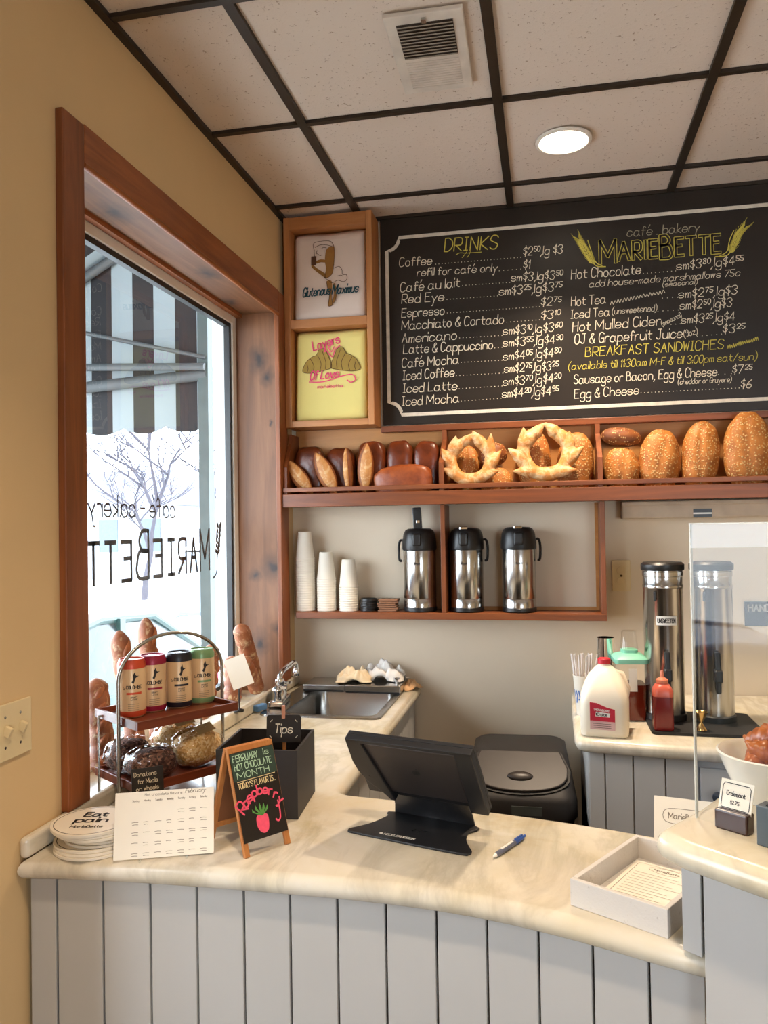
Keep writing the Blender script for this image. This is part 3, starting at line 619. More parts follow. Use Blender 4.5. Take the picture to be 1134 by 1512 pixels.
# ================================================================== CHALKBOARD
cbd = thing('menu_chalkboard', 'large menu chalkboard with white and yellow hand lettering above the bread shelf', 'chalkboard', (0, 0, 0))
MB().b2((.402, .128, 1.972), (3.2, YB-.001, CE-.008)).build('board', BLACKB, cbd)
def bordr(w, y):
    mb = MB(frame((0, y, 0), (1, 0, 0), (0, 0, 1))); x0, x1, z0, z1, r = .428, 3.12, 2.012, 2.742, .052
    pts = []
    for cx, cy, a0 in ((x0, z0, 90), (x1, z0, 180), (x1, z1, 270), (x0, z1, 360)):
        arc = [(cx+r*cos(R(a0-90*k/6)), cy+r*sin(R(a0-90*k/6))) for k in range(7)]; pts += arc
    mb.ribbon(pts, w, True); return mb
bordr(.014, .1272).build('border_line', pm('pale_border_chalk', (216, 206, 190), .85, var=.12, scale=40), cbd)
BT = [
    ('DRINKS', 0.6657, 2.6686, 0.8895, 2.6625, 0.0526, 'y', 1),
    ('Coffee', 0.4798, 2.6223, 0.6194, 2.6212, 0.0355, 'w', 1),
    ('refill for café only', 0.5522, 2.5773, 0.8829, 2.5722, 0.0309, 'w', 1),
    ('Café au lait', 0.4826, 2.5177, 0.731, 2.521, 0.0369, 'w', 1),
    ('Red Eye', 0.4871, 2.4701, 0.6668, 2.4696, 0.0369, 'w', 1),
    ('Espresso', 0.4861, 2.4126, 0.6673, 2.4133, 0.0354, 'w', 1),
    ('Macchiato & Cortado', 0.4853, 2.3609, 0.9054, 2.3609, 0.0369, 'w', 1),
    ('Americano', 0.4859, 2.307, 0.7165, 2.3088, 0.0369, 'w', 1),
    ('Latte & Cappuccino', 0.4911, 2.2625, 0.8595, 2.2609, 0.0368, 'w', 1),
    ('Café Mocha', 0.4842, 2.2061, 0.722, 2.2096, 0.0368, 'w', 1),
    ('Iced Coffee', 0.4871, 2.1551, 0.703, 2.1591, 0.0368, 'w', 1),
    ('Iced Latte', 0.4863, 2.1021, 0.713, 2.1041, 0.0368, 'w', 1),
    ('Iced Mocha', 0.4817, 2.0493, 0.7208, 2.0529, 0.0368, 'w', 1),
    ('$2^50^,lg $3', 0.9815, 2.6259, 1.1395, 2.6226, 0.033, 'w', 1),
    ('$1', 0.9805, 2.5729, 1.0121, 2.5718, 0.0329, 'w', 1),
    ('sm$3,lg$3^50^', 0.9317, 2.5265, 1.1362, 2.522, 0.033, 'w', 1),
    ('sm$3^25^,lg$3^75^', 0.8832, 2.4741, 1.1333, 2.4768, 0.0331, 'w', 1),
    ('$2^75^', 1.0477, 2.4205, 1.1274, 2.4177, 0.0328, 'w', 1),
    ('$3^10^', 1.0468, 2.3678, 1.1244, 2.3668, 0.0327, 'w', 1),
    ('sm$3^10^,lg$3^60^', 0.896, 2.3148, 1.1303, 2.3168, 0.033, 'w', 1),
    ('sm$3^55^,lg$4^30^', 0.8952, 2.2674, 1.1314, 2.2672, 0.033, 'w', 1),
    ('sm$4^05^,lg$4^80^', 0.8942, 2.2128, 1.125, 2.2166, 0.033, 'w', 1),
    ('sm$2^75^,lg$3^25^', 0.8983, 2.163, 1.1123, 2.1635, 0.033, 'w', 1),
    ('sm$3^70^,lg$4^20^', 0.8924, 2.1117, 1.1217, 2.1156, 0.033, 'w', 1),
    ('sm$4^20^,lg$4^95^', 0.888, 2.0638, 1.1118, 2.0658, 0.033, 'w', 1),
    ('café . bakery', 1.3802, 2.6672, 1.6508, 2.664, 0.034, 'g', 1),
    ('Hot Chocolate', 1.1659, 2.5175, 1.4325, 2.5185, 0.0373, 'w', 1),
    ('add house-made marshmallows 75c', 1.2331, 2.4801, 1.7893, 2.4819, 0.0257, 'w', 1),
    ('(seasonal)', 1.5069, 2.4614, 1.6355, 2.462, 0.0182, 'w', 1),
    ('Hot Tea', 1.1639, 2.4115, 1.3004, 2.4139, 0.0358, 'w', 1),
    ('Iced Tea', 1.1616, 2.3622, 1.3131, 2.364, 0.0329, 'w', 1),
    ('(unsweetened)', 1.318, 2.3686, 1.4864, 2.3696, 0.0241, 'w', 1),
    ('Hot Mulled Cider', 1.1675, 2.3095, 1.502, 2.3152, 0.0372, 'w', 1),
    ('(seasonal)', 1.5032, 2.3088, 1.5766, 2.3423, 0.0182, 'w', 1),
    ('OJ & Grapefruit Juice', 1.1736, 2.2612, 1.5789, 2.2613, 0.0372, 'w', 1),
    ('(9oz)', 1.5816, 2.2618, 1.6329, 2.2725, 0.0237, 'w', 1),
    ('Sausage or Bacon, Egg & Cheese', 1.1685, 2.1041, 1.6997, 2.1086, 0.0343, 'w', 1),
    ('(cheddar or Gruyere)', 1.5555, 2.0822, 1.7494, 2.0826, 0.0195, 'w', 1),
    ('Egg & Cheese', 1.1695, 2.0469, 1.4152, 2.0521, 0.0343, 'w', 1),
    ('sm$3^80^,lg$4^55^', 1.5592, 2.5225, 1.8018, 2.5263, 0.0321, 'w', 1),
    ('sm$2^75^,lg$3', 1.5636, 2.4131, 1.7796, 2.4144, 0.0321, 'w', 1),
    ('sm$2^50^,lg$3', 1.568, 2.3694, 1.7593, 2.3684, 0.0321, 'w', 1),
    ('sm$3^25^,lg$4', 1.5715, 2.3148, 1.7678, 2.3141, 0.032, 'w', 1),
    ('$3^25^', 1.7205, 2.2689, 1.8008, 2.2686, 0.0317, 'w', 1),
    ('$7^25^', 1.7514, 2.1127, 1.8242, 2.1129, 0.0316, 'w', 1),
    ('$6', 1.7803, 2.0563, 1.8217, 2.0556, 0.0315, 'w', 1),
    ('BREAKFAST SANDWICHES', 1.2141, 2.2087, 1.7277, 2.2091, 0.0356, 'y', 1),
    ('(available till 11:30am M-F & till 3:00pm sat/sun)', 1.1487, 2.1603, 1.8418, 2.1612, 0.0286, 'y', 1),
]
DOTS = [
    (0.6304,2.6203,0.9722,2.6195),
    (0.8864,2.5726,0.9714,2.5729),
    (0.7383,2.5248,0.9267,2.5226),
    (0.6741,2.4727,0.8775,2.4723),
    (0.6746,2.4179,1.0421,2.4174),
    (0.9125,2.3640,1.0411,2.3654),
    (0.7223,2.3128,0.8924,2.3121),
    (0.8631,2.2636,0.8916,2.2647),
    (0.7279,2.2136,0.8907,2.2130),
    (0.7067,2.1611,0.8933,2.1612),
    (0.7174,2.1075,0.8888,2.1097),
    (0.7252,2.0571,0.8844,2.0611),
    (1.4379,2.5181,1.5558,2.5185),
    (1.5060,2.4173,1.5610,2.4167),
    (1.4884,2.3680,1.5627,2.3677),
    (1.5351,2.3137,1.5682,2.3136),
    (1.6294,2.2623,1.7159,2.2651),
    (1.7024,2.1126,1.7475,2.1130),
    (1.4200,2.0561,1.7739,2.0573),
]
mw = MB(); my = MB(); mg = MB(); SEL = {'w': mw, 'y': my, 'g': mg}
for text, x0, z0, x1, z1, cap, col, k in BT:
    ang = math.atan2(z1-z0, x1-x0); L = math.hypot(x1-x0, z1-z0)
    wdt = max(.0018, cap*.082) if col != 'y' else max(.0018, cap*.075)
    write(SEL[col], text, WALLP((x0, .1268, z0), ang), cap, wdt, width=L, slant=.10 if cap > .03 else .18, jit=.12)
for x0, z0, x1, z1 in DOTS:
    n = max(3, int((x1-x0)/.0125))
    for i in range(n):
        x = x0+(x1-x0)*i/(n-1); z = z0+(z1-z0)*i/(n-1); mw.M = WALLP((x, .1268, z)); mw.disc((0, 0), .0017, 8)
mw.M = Matrix()
for (x0, z0, x1, z1, mb, a) in ((1.312, 2.412, 1.515, 2.442, mw, .008), (1.735, 2.213, 1.845, 2.240, my, .008)):     # unreadable bracketed notes
    mb.M = WALLP((0, .1268, 0)); n = 34; mb.ribbon([(q.x, q.y) for q in smooth_line([(x0+(x1-x0)*i/n, z0+(z1-z0)*i/n+(a if i % 2 else -a)*random.uniform(.5, 1), 0) for i in range(n+1)], 4)], .0022)
    mb.M = Matrix()
def curve(mb, pts, w, y=.1268): mb.M = WALLP((0, y, 0)); mb.ribbon([(q.x, q.y) for q in smooth_line([(a, b, 0) for a, b in pts], 6)], w); mb.M = Matrix()
curve(my, [(.715, 2.652), (.73, 2.658), (.755, 2.655), (.816, 2.654)], .0024); curve(my, [(.757, 2.660), (.745, 2.645), (.738, 2.638)], .0022); curve(my, [(.772, 2.660), (.765, 2.645), (.758, 2.637)], .0022)
# bakery name in outlined capitals between two wheat ears
nm = MB(); ni = MB(); x = 1.278
for i, ch in enumerate('MARIEBETTE'):
    big = i in (0, 5); cap = .088 if big else .068; wd = {'M': .066, 'A': .050, 'R': .036, 'I': .008, 'E': .034, 'B': .050, 'T': .040}[ch]; z = 2.576 if not big else 2.570
    for mb, w, y in ((nm, .0128, .1268), (ni, .0080, .1264)):
        if ch == 'I': mb.M = WALLP((x, y, z)); mb.ribbon([(.004, 0), (.004, cap)], w); mb.M = Matrix()
        else: write(mb, ch, WALLP((x, y, z)), cap, w, width=wd*1.06)
    x += wd*.87+.0112
nm.build('name_lettering', CHALKY, cbd); ni.build('name_lettering_inside', BLACKB, cbd)
def ear(mb, pts):
    P = smooth_line([(a, b, 0) for a, b in pts], 8); curve(mb, pts, .0035); n = len(P)
    for i in range(int(n*.35), n-1, 2):
        p = P[i]; t = (P[i+1]-P[i]).normalized(); k = Vector((-t.y, t.x, 0)); mb.M = WALLP((0, .1268, 0))
        for e in (-1, 1):
            a = p+k*e*.002; b = a+t*.010+k*e*.010; c = a+t*.025+k*e*.010; d = a+t*.011+k*e*.001; mb.poly([(q.x, q.y) for q in (a, b, c, d)])
            mb.ribbon([(c.x, c.y), (c.x+t.x*.014+k.x*e*.003, c.y+t.y*.014+k.y*e*.003)], .0012)
        mb.M = Matrix()
ear(my, [(1.297, 2.556), (1.262, 2.562), (1.240, 2.595), (1.215, 2.64), (1.198, 2.672)]); curve(my, [(1.285, 2.560), (1.262, 2.575), (1.245, 2.62), (1.232, 2.665)], .003)
ear(my, [(1.70, 2.561), (1.742, 2.563), (1.762, 2.592), (1.782, 2.634), (1.804, 2.662)]); curve(my, [(1.715, 2.562), (1.742, 2.578), (1.752, 2.62), (1.768, 2.655)], .003)
mw.build('white_lettering', CHALK, cbd); my.build('yellow_lettering', CHALKY, cbd); mg.build('grey_lettering', pm('grey_chalk', (160, 152, 130), .9), cbd)

# ================================================================== SHIRT BOX ON THE WALL
bx = thing('display_box', 'tall honey-coloured two-bay display box in the corner beside the chalkboard', 'wall box', (0, 0, 0))
F0 = .012
for a, c in ((.0205, .046), (.366, .390)): MB().b2((a, F0, 1.963), (c, YB-.001, CE-.007)).build('side_board', BOXZ, bx, bevel=.002)
for a, c in ((2.772, CE-.008), (1.964, 1.990), (2.366, 2.402)): MB().b2((.046, F0+.001, a), (.366, YB-.001, c)).build('shelf_board', BOXW, bx, bevel=.002)
MB().b2((.046, YB-.014, 1.990), (.366, YB-.002, 2.772)).build('back_panel', BOXW, bx)
def shirt(label, mat, z0, h, tilt, draw):
    t = thing('folded_shirt', label, 'shirt', (.203, .060, z0), 0, None); w = .302; n = 20
    f = MB(); vs = []; fs = []
    for j in range(n+1):
        for i in range(n+1):
            u = i/n; v = j/n; e = min(u, 1-u, v, 1-v); k = min(1, e/.05)
            vs.append(((u-.5)*w, -.016*(k*(2-k))**.5+.0035*mnoise.noise((u*3, v*2.5, z0)) + .05*v*tilt, v*h+.002*sin(u*9)*(v > .9)))
    for j in range(n):
        for i in range(n): a = j*(n+1)+i; fs.append((a, a+1, a+n+2, a+n+1))
    f.add(vs, fs); f.build('shirt_front', mat, t, smooth=180, solid=.008)
    draw(t, frame((0, -.0245, 0), (1, 0, 0), (0, .05*tilt, h)))
    return t
SH1 = pm('pinkish_white_jersey', (226, 206, 190), .95, var=.04, scale=5, bmp=.2, bscale=500); SH2 = pm('pale_yellow_jersey', (226, 208, 126), .95, var=.04, scale=5, bmp=.2, bscale=500)
BRN = pm('tan_shirt_print', (150, 104, 46), .9); BRL = pm('brown_shirt_line', (84, 52, 30), .9); TEAL = pm('teal_shirt_print', (36, 74, 82), .9); PINK = pm('pink_shirt_print', (222, 72, 112), .9)
def curves(mb, M, sets, w):
    o = mb.M; mb.M = o @ M
    for s in sets: mb.ribbon([(q.x, q.y) for q in smooth_line([(a, b, 0) for a, b in s], 5)], w)
    mb.M = o
def fills(mb, M, sets):
    o = mb.M; mb.M = o @ M
    for s in sets: mb.poly([(q.x, q.y) for q in smooth_line([(a, b, 0) for a, b in s+[s[0]]], 4)[:-1]])
    mb.M = o
def draw1(t, M):     # a woman in a chef hat and skirt holding a glass, script lettering across
    M2 = M @ Matrix.Translation((0, 0, .0003)); M3 = M @ Matrix.Translation((0, 0, .0006)); Q = lambda *a: [((a[k]-355)*.000636, (714-a[k+1])*.000636) for k in range(0, len(a), 2)]
    f = MB(); fills(f, M, [Q(332, 285, 345, 252, 384, 246, 390, 300, 386, 360, 376, 420, 345, 446, 322, 440, 336, 390, 328, 340), Q(245, 352, 275, 378, 330, 418, 336, 440, 322, 440, 265, 394, 238, 366), Q(270, 332, 300, 322, 334, 330, 332, 345, 300, 342, 272, 348), Q(338, 470, 372, 470, 374, 540, 373, 600, 376, 625, 356, 634, 350, 620, 357, 560, 345, 510), Q(392, 486, 406, 540, 400, 590, 386, 612, 377, 602, 388, 550, 380, 500)]); f.build('figure_print', BRN, t)
    l = MB(); curves(l, M2, [Q(258, 262, 250, 235, 254, 212, 300, 203, 360, 207, 384, 235, 391, 290, 386, 370), Q(256, 260, 258, 300, 266, 330), Q(262, 240, 300, 226, 345, 232, 380, 246), Q(306, 252, 320, 244, 338, 250), Q(284, 288, 296, 297, 308, 292), Q(276, 262, 270, 280, 278, 284), Q(322, 440, 345, 446, 376, 420, 386, 360), Q(380, 388, 420, 378, 440, 402, 444, 432, 470, 436, 472, 466, 448, 480, 412, 468, 374, 482, 350, 462, 326, 446), Q(412, 440, 432, 436, 446, 444), Q(338, 470, 346, 515, 357, 560, 350, 620, 356, 634, 376, 625, 373, 590), Q(404, 540, 398, 590, 386, 612)], .0021)
    fills(l, M2, []); l.M = M2; l.poly(Q(236, 356, 236, 298, 270, 298, 270, 356)); l.M = Matrix(); l.build('figure_outline', BRL, t)
    s = MB(); write(s, 'Glutenous', M3 @ Matrix.Translation((-.112, .098, 0)) @ Matrix.Rotation(R(2), 4, 'Z'), .036, .0050, width=.120, slant=.4); write(s, 'Maximus', M3 @ Matrix.Translation((.012, .101, 0)) @ Matrix.Rotation(R(1), 4, 'Z'), .036, .0050, width=.112, slant=.4)
    s.build('script_lettering', TEAL, t)
def draw2(t, M):     # two croissants between pink lettering
    M2 = M @ Matrix.Translation((0, 0, .0003)); M3 = M @ Matrix.Translation((0, 0, .0006))
    sh = [(-.118, .205), (-.105, .240), (-.080, .262), (-.060, .270), (-.045, .296), (-.025, .292), (-.012, .268), (.0, .240), (.004, .215), (-.02, .206), (-.05, .200), (-.09, .196)]
    f = MB(); fills(f, M, [sh, [(-a+.006, b-.002) for a, b in sh][::-1]]); f.build('croissant_print', pm('olive_shirt_print', (158, 128, 58), .9), t)
    l = MB()
    for e in (1, -1):
        mp = lambda s: [((a if e > 0 else -a+.006), b) for a, b in s]
        curves(l, M2, [mp(sh+[sh[0]]), mp([(-.085, .255), (-.070, .225), (-.075, .200)]), mp([(-.055, .268), (-.040, .235), (-.045, .202)]), mp([(-.035, .285), (-.020, .24), (-.022, .21)]), mp([(-.100, .235), (-.095, .215), (-.1, .2)])], .0022)
    l.build('croissant_outline', BRL, t)
    s = MB(); write(s, 'Layers', M3 @ Matrix.Translation((-.072, .288, 0)) @ Matrix.Rotation(R(14), 4, 'Z'), .038, .0052, width=.120, slant=.1)
    curves(s, M3, [[(-.022, .292), (.003, .262), (.010, .262), (.020, .288), (.040, .304)], [(-.010, .300), (.004, .280), (.016, .300)]], .0045)
    write(s, 'Of Love', M3 @ Matrix.Translation((-.088, .168, 0)) @ Matrix.Rotation(R(3), 4, 'Z'), .034, .0052, width=.125, slant=.35)
    curves(s, M3, [[(-.090, .160), (-.03, .158), (.04, .176), (.090, .182), (.104, .160), (.085, .150), (.070, .160)]], .0045)
    write(s, 'mariebette', M3 @ Matrix.Translation((-.055, .132, 0)), .014, .0022, width=.108)
    s.build('pink_lettering', PINK, t)
shirt('folded pinkish-white shirt printed with a woman in a frilly skirt, upper bay of the box', SH1, 2.4035, .362, .35, draw1)
shirt('folded pale yellow shirt printed with croissants and pink lettering, lower bay of the box', SH2, 1.9915, .368, .35, draw2)

# ================================================================== BREAD SHELF AND AIRPOT SHELF
FY = -.030; XE = 3.2
bs_ = thing('bread_shelf', 'long red-stained bread shelf with slatted front lip below the chalkboard', 'shelf', (0, 0, 0))
MB().b2((.022, FY+.001, 1.641), (XE, YB-.001, 1.662)).build('shelf_board', SHELFW, bs_)
MB().b2((.022, FY-.016, 1.638), (XE, FY, 1.690)).build('front_board', SHELFW, bs_, bevel=.002)
MB().b2((.022, FY-.012, 1.698), (XE, FY, 1.716)).build('front_slat', SHELFW, bs_, bevel=.002)
g = MB(); g.b2((.40, .088, 1.938), (XE, .127, 1.9625)); g.build('top_rail', SHELFW, bs_, bevel=.002)
MB().b2((.022, YB-.012, 1.662), (XE, YB-.002, 1.962)).build('back_board', BACKW, bs_)
def shelf_end(x0, x1, y_top):
    poly = [(FY, 1.662), (FY, 1.80), (y_top, 1.90), (y_top, 1.938), (YB-.013, 1.938), (YB-.013, 1.662)]
    m_ = MB(frame((0, 0, 0), (0, 1, 0), (0, 0, 1))); m_.prism(poly, x0, x1); return m_
shelf_end(.022, .036, .035).build('end_panel', SHELFZ, bs_)
for x in (.650, 1.243, 1.90, 2.55): shelf_end(x, x+.018, .086).build('divider', SHELFZ, bs_)
ap = thing('airpot_shelf', 'open red-stained shelf for airpots and cups hanging below the bread shelf', 'shelf', (0, 0, 0))
MB().b2((.056, .0, 1.190), (1.268, YB-.001, 1.216)).build('shelf_board', SHELFW, ap, bevel=.002)
for x in (.648, 1.250): MB().b2((x, .002, 1.216), (x+.018, YB-.002, 1.637)).build('upright', SHELFZ, ap, bevel=.0015)
b = MB(); b.b2((.666, YB-.012, 1.216), (1.25, YB-.002, 1.228)); b.b2((1.238, YB-.012, 1.228), (1.25, YB-.002, 1.637)); b.build('back_cleat', BACKW, ap)
uc = thing('under_shelf_light', 'pale slim light housing under the bread shelf at the right', 'light fixture', (1.72, YB, 1.600))
b = MB(); b.b2((-.384, -.075, -.03), (.80, -.001, .036)); b.build('housing', pm('cream_metal', (186, 164, 138), .5), uc, bevel=.006)
MB().b2((-.385, -.078, .018), (.801, -.001, .036)).build('top_flange', pm('cream_metal', (186, 164, 138), .5), uc, bevel=.004)
b = MB(); b.b2((-.128, -.0765, -.028), (-.062, -.0752, -.016)); b.b2((-.128, -.0765, -.010), (-.062, -.0752, .004)); b.build('warning_sticker', BLK, uc)
b = MB(); b.b2((-.128, -.0764, -.016), (-.062, -.0752, -.010)); b.build('sticker_band', WHITE, uc)

# airpots
def airpot(label, x, y, rz, pump_up):
    t = thing('airpot', label, 'airpot', (x, y, 1.2165), rz, 'steel airpots on the shelf')
    r = .066
    MB().lathe([(r-.004, 0), (r, .004), (r, .016), (r-.002, .018)], 40).build('base_ring', BLK, t, smooth=40)
    MB().lathe([(r-.001, .018), (r-.001, .050), (r-.0025, .052), (r-.001, .054), (r-.001, .240), (r-.003, .246)], 48).build('body', STEEL, t, smooth=40)
    MB().lathe([(r+.001, .243), (r+.003, .250), (r+.002, .275), (r-.002, .305), (r-.010, .322), (r-.022, .329), (0, .331)], 40).build('lid', BLK, t, smooth=50)
    MB().box((0, -r+.004, .285), (.036, .030, .05)).build('spout_hood', BLK, t, bevel=.008, bseg=3)
    if pump_up:
        p = MB(); p.box((-.006, -.004, .368), (.034, .020, .09), Mx=Matrix.Rotation(R(-3), 4, 'Y')); p.build('lever', BLK, t, bevel=.004)
        MB().box((-.002, -.0155, .356), (.014, .003, .012)).build('lever_badge', CHROME, t, bevel=.002)
    else:
        MB().b2((-.018, -.052, .322), (.014, -.026, .3345)).build('lever', CHROME, t, bevel=.003)
    hp = [(q.x, q.y, q.z) for q in smooth_line([(r+.002, 0, .282), (r+.012, 0, .280), (r+.018, 0, .255), (r+.016, 0, .205), (r+.006, 0, .200)], 5)]
    MB().tube([(a*(1 if not pump_up else -1), b, c) for a, b, c in hp], .005, 8, sq=1.6).build('carry_handle', BLK, t, smooth=60)
    w = MB(); n = 8; write(w, 'Airpot', frame((-.012, -r-.0006, .188), (1, 0, 0), (0, 0, 1)), .008, .0016, width=.026); w.build('maker_print', INK, t)
airpot('steel airpot with its black pump lever standing up, beside the paper sleeves', .553, .072, 0, True)
airpot('steel airpot right of the shelf divider, in the middle of the three', .741, .072, R(-4), False)
airpot('steel airpot with a loop handle at its right, rightmost of the three', .944, .072, R(3), False)
# cups, nested upside down
def cup_mesh():
    return MB().lathe([(.0395, 0), (.0405, .002), (.0400, .006), (.0385, .0062), (.0275, .108), (.0270, .112), (.0, .112)], 28)
def stack(x, y, n, dz, lab, s, grp):
    for k in range(n):
        c = cup_mesh() if (k == 0 and not stack.src) else None
        if c: o = c.build('paper_cup', CUP, None, smooth=40); stack.src = o
        else: o = stack.src.copy(); COL.objects.link(o)
        o.location = (x, y, 1.2165+dz*k); o.scale = (s, s, 1.0); tag(o, lab if k < n-1 else lab.replace('a cup in', 'topmost cup of'), 'cup', grp)
stack.src = None
stack(.076, .068, 22, .0100, 'white paper cup: a cup in the tallest upside-down stack, left end of the shelf', 1.0, 'cups in the tallest stack')
stack(.166, .068, 14, .0097, 'white paper cup: a cup in the middle upside-down stack', .98, 'cups in the middle stack')
stack(.260, .068, 11, .0095, 'white paper cup: a cup in the shortest upside-down stack, next to the black lids', .98, 'cups in the shortest stack')
lids = None
for k in range(5):
    if lids is None: o = lids = MB().lathe([(.036, 0), (.037, .002), (.0365, .005), (.034, .006), (.033, .011), (.030, .0112), (.028, .007), (0, .0065)], 28).build('takeaway_cap', BLK, None, smooth=40)
    else: o = lids.copy(); COL.objects.link(o)
    o.location = (.343+.001*sin(k*2), .066, 1.2165+.0095*k); tag(o, ['black plastic cup lid in the small stack between cups and paper sleeves', 'topmost black plastic lid of the small stack on the shelf'][k == 4], 'cup lid', 'black lids on the shelf')
SLV = pm('brown_kraft_sleeve', (132, 92, 66), .85); sv = None
for k in range(6):
    if sv is None: o = sv = MB().prism([(-.040, -.026), (.036, -.030), (.040, .026), (-.036, .030)], 0, .0065).build('cup_sleeve', SLV, None, bevel=.002)
    else: o = sv.copy(); COL.objects.link(o)
    o.location = (.426+.004*sin(k*1.7), .062, 1.2168+.0082*k); o.rotation_euler = (0, R(random.uniform(-1, 1)), R(random.uniform(-9, 9))); tag(o, ['flat brown paper sleeve in the small pile left of the first airpot', 'topmost brown paper sleeve of the pile left of the first airpot'][k == 5], 'cup sleeve', 'paper sleeves on the shelf')

# ================================================================== BREADS
DARKB = bread('dark_pan_crust', (66, 24, 8), (124, 56, 22), rough=.28, scale=14); GOLD = bread('golden_crust', (150, 84, 28), (206, 138, 62), flour=.35, scale=18)
FLOUR = bread('floured_crust', (172, 100, 34), (212, 150, 74), flour=.6, scale=18); PALE = bread('pale_score_crust', (170, 106, 48), (212, 152, 84), flour=.4); SEED = bread('seeded_crust', (150, 86, 30), (200, 128, 54), seeds=.75); SEEDD = bread('dark_seeded_crust', (104, 54, 22), (150, 86, 38), seeds=.4); BAG = bread('baguette_crust', (108, 54, 26), (156, 92, 52), flour=.35, scale=20)
SH = 1.6625
def score(amount, freq=2.2, seed=0):
    return lambda d: 1+amount*mnoise.noise((d.x*freq+seed, d.y*freq, d.z*freq))
# dark sandwich loaves: standing on end against the back
def pan_loaf(label, x, y, w, h, dep, seed):
    def fn(d): return 1+.04*mnoise.noise((d.x*2+seed, d.y*2, d.z*2))+(.05 if d.z > .25 else 0)
    o = MB().blob((0, 0, h/2), (w/2, dep/2, h/2), 32, 22, .55, .62, fn).build('pan_loaf', DARKB, None, smooth=180)
    o.location = (x, y, SH+.001); tag(o, label, 'loaf', 'dark pan loaves in the left bay')
for a in [('dark brown pan loaf at the far left of the bread shelf', .100, .088, .122, .222, .085, 1), ('dark brown pan loaf behind the second halved batard', .232, .088, .120, .212, .085, 4), ('dark brown pan loaf behind the tallest halved batard', .362, .088, .118, .234, .085, 7), ('shiny brown pan loaf behind the flat brown loaf, to its left', .478, .090, .108, .232, .080, 11), ('shiny brown pan loaf next to the shelf divider', .588, .090, .104, .228, .080, 15)]: pan_loaf(*a)
o = MB().blob((0, 0, .056), (.118, .034, .068), 36, 20, .7, .7, lambda d: 1+.06*mnoise.noise((d.x*4, d.y*2, d.z*2))).build('flat_loaf', bread('brown_soft_crust', (112, 48, 18), (160, 82, 36), rough=.4), None, smooth=180)
o.location = (.507, .010, SH+.012); o.rotation_euler = (0, R(-3), 0); tag(o, 'soft brown loaf lying along the front lip of the left bay', 'loaf')
# halved pointed batards leaning on the pan loaves: dark crust, floury face
def batard(label, x, z, ang, ln, wd, yaw_):
    t = thing('batard', label, 'bread', (x, .020, z), 0, 'pointed batards in the left bay'); t.rotation_euler = (0, R(ang), R(yaw_))
    def ptd(d): return 1.0
    mb = MB(); n = 22; ring = 20; vs = []; fs = []
    for j in range(n+1):
        tt = -1+2*j/n; hw = wd/2*max(.02, (1-abs(tt)**2.1))**.8
        for i in range(ring): a = 2*pi*i/ring; vs.append((hw*cos(a), .020*max(.05, 1-tt*tt)**.5*sin(a), tt*ln/2))
    for j in range(n):
        for i in range(ring): k = (i+1) % ring; fs.append((j*ring+i, j*ring+k, (j+1)*ring+k, (j+1)*ring+i))
    mb.add(vs, fs).build('crust', bread('batard_crust', (104, 50, 18), (160, 92, 40)) if 'bc' not in batard.c else batard.c['bc'], t, smooth=180)
    fm = MB(); vs = []; fs = []; m_ = 10
    for j in range(n+1):
        tt = -1+2*j/n; hw = wd/2*.74*max(.0, (1-abs(tt)**2.1))**.8
        for i in range(m_+1):
            u = -1+2*i/m_; vs.append((hw*u+.004, -.0215*max(.03, 1-tt*tt)**.5*(1-.42*u*u)-.001, tt*ln/2*.95))
    for j in range(n):
        for i in range(m_): a = j*(m_+1)+i; fs.append((a, a+1, a+m_+2, a+m_+1))
    fm.add(vs, fs).build('score_face', PALE, t, smooth=180, solid=.002)
batard.c = {}
batard.c['bc'] = bread('batard_crust', (104, 50, 18), (160, 92, 40))
batard('pointed floury batard leaning furthest left on the bread shelf', .070, 1.762, -38, .185, .066, 4)
batard('pointed floury batard leaning second from the left on the bread shelf', .184, 1.772, -26, .195, .074, 2)
batard('narrow pointed batard seen edge-on, third from the left on the bread shelf', .276, 1.783, -5, .185, .040, -38)
batard('upright pointed floury batard, fourth from the left on the bread shelf', .349, 1.790, 3, .205, .068, 0)
# wreath breads
def wreath(label, x, y, z, r, tube, gap, leaves, seed):
    mb = MB(); rnd = random.Random(seed); n = 64; pts = []; rad = []; g0, g1 = gap
    for i in range(n+1):
        a = R(g1+(360-(g1-g0))*i/n); e = min(i, n-i)/n
        pts.append((r*1.04*cos(a), 0, r*sin(a))); rad.append(tube*(.62+.38*min(1, e*9))*(1+.07*sin(a*5+seed)))
    mb.tube(pts, rad, 16, True, .85)
    for a, off, L_, th in leaves:
        a = R(a); d = Vector((cos(a+R(off)), -.18, sin(a+R(off)))).normalized(); p = Vector((r*1.04*cos(a), -.006, r*sin(a)))
        ps = [p+d*L_*k/8 for k in range(-2, 9)]; mb.tube(ps, [tube*th*q for q in (.45, .75, .98, 1.02, .98, .88, .74, .58, .42, .26, .08)], 14, True, .72)
    o = mb.build('wreath_bread', FLOUR, None); md = o.modifiers.new('r', 'REMESH'); md.mode = 'VOXEL'; md.voxel_size = .0036; md.use_smooth_shade = True
    sm = o.modifiers.new('s', 'SMOOTH'); sm.iterations = 2
    o.location = (x, y, z); o.rotation_euler = (R(-8), 0, 0); tag(o, label, 'bread', 'floured wreath breads in the middle bay'); return o
wreath('floured spiky wreath bread standing at the left of the middle bay', .770, .006, 1.806, .076, .0255, (74, 96), [(108, -72, .055, .8), (58, 66, .062, .95), (148, -70, .06, .95), (22, 62, .075, .9), (186, -66, .066, 1.0), (345, 66, .07, .95), (225, -66, .06, .9), (305, 68, .07, .9)], 3)
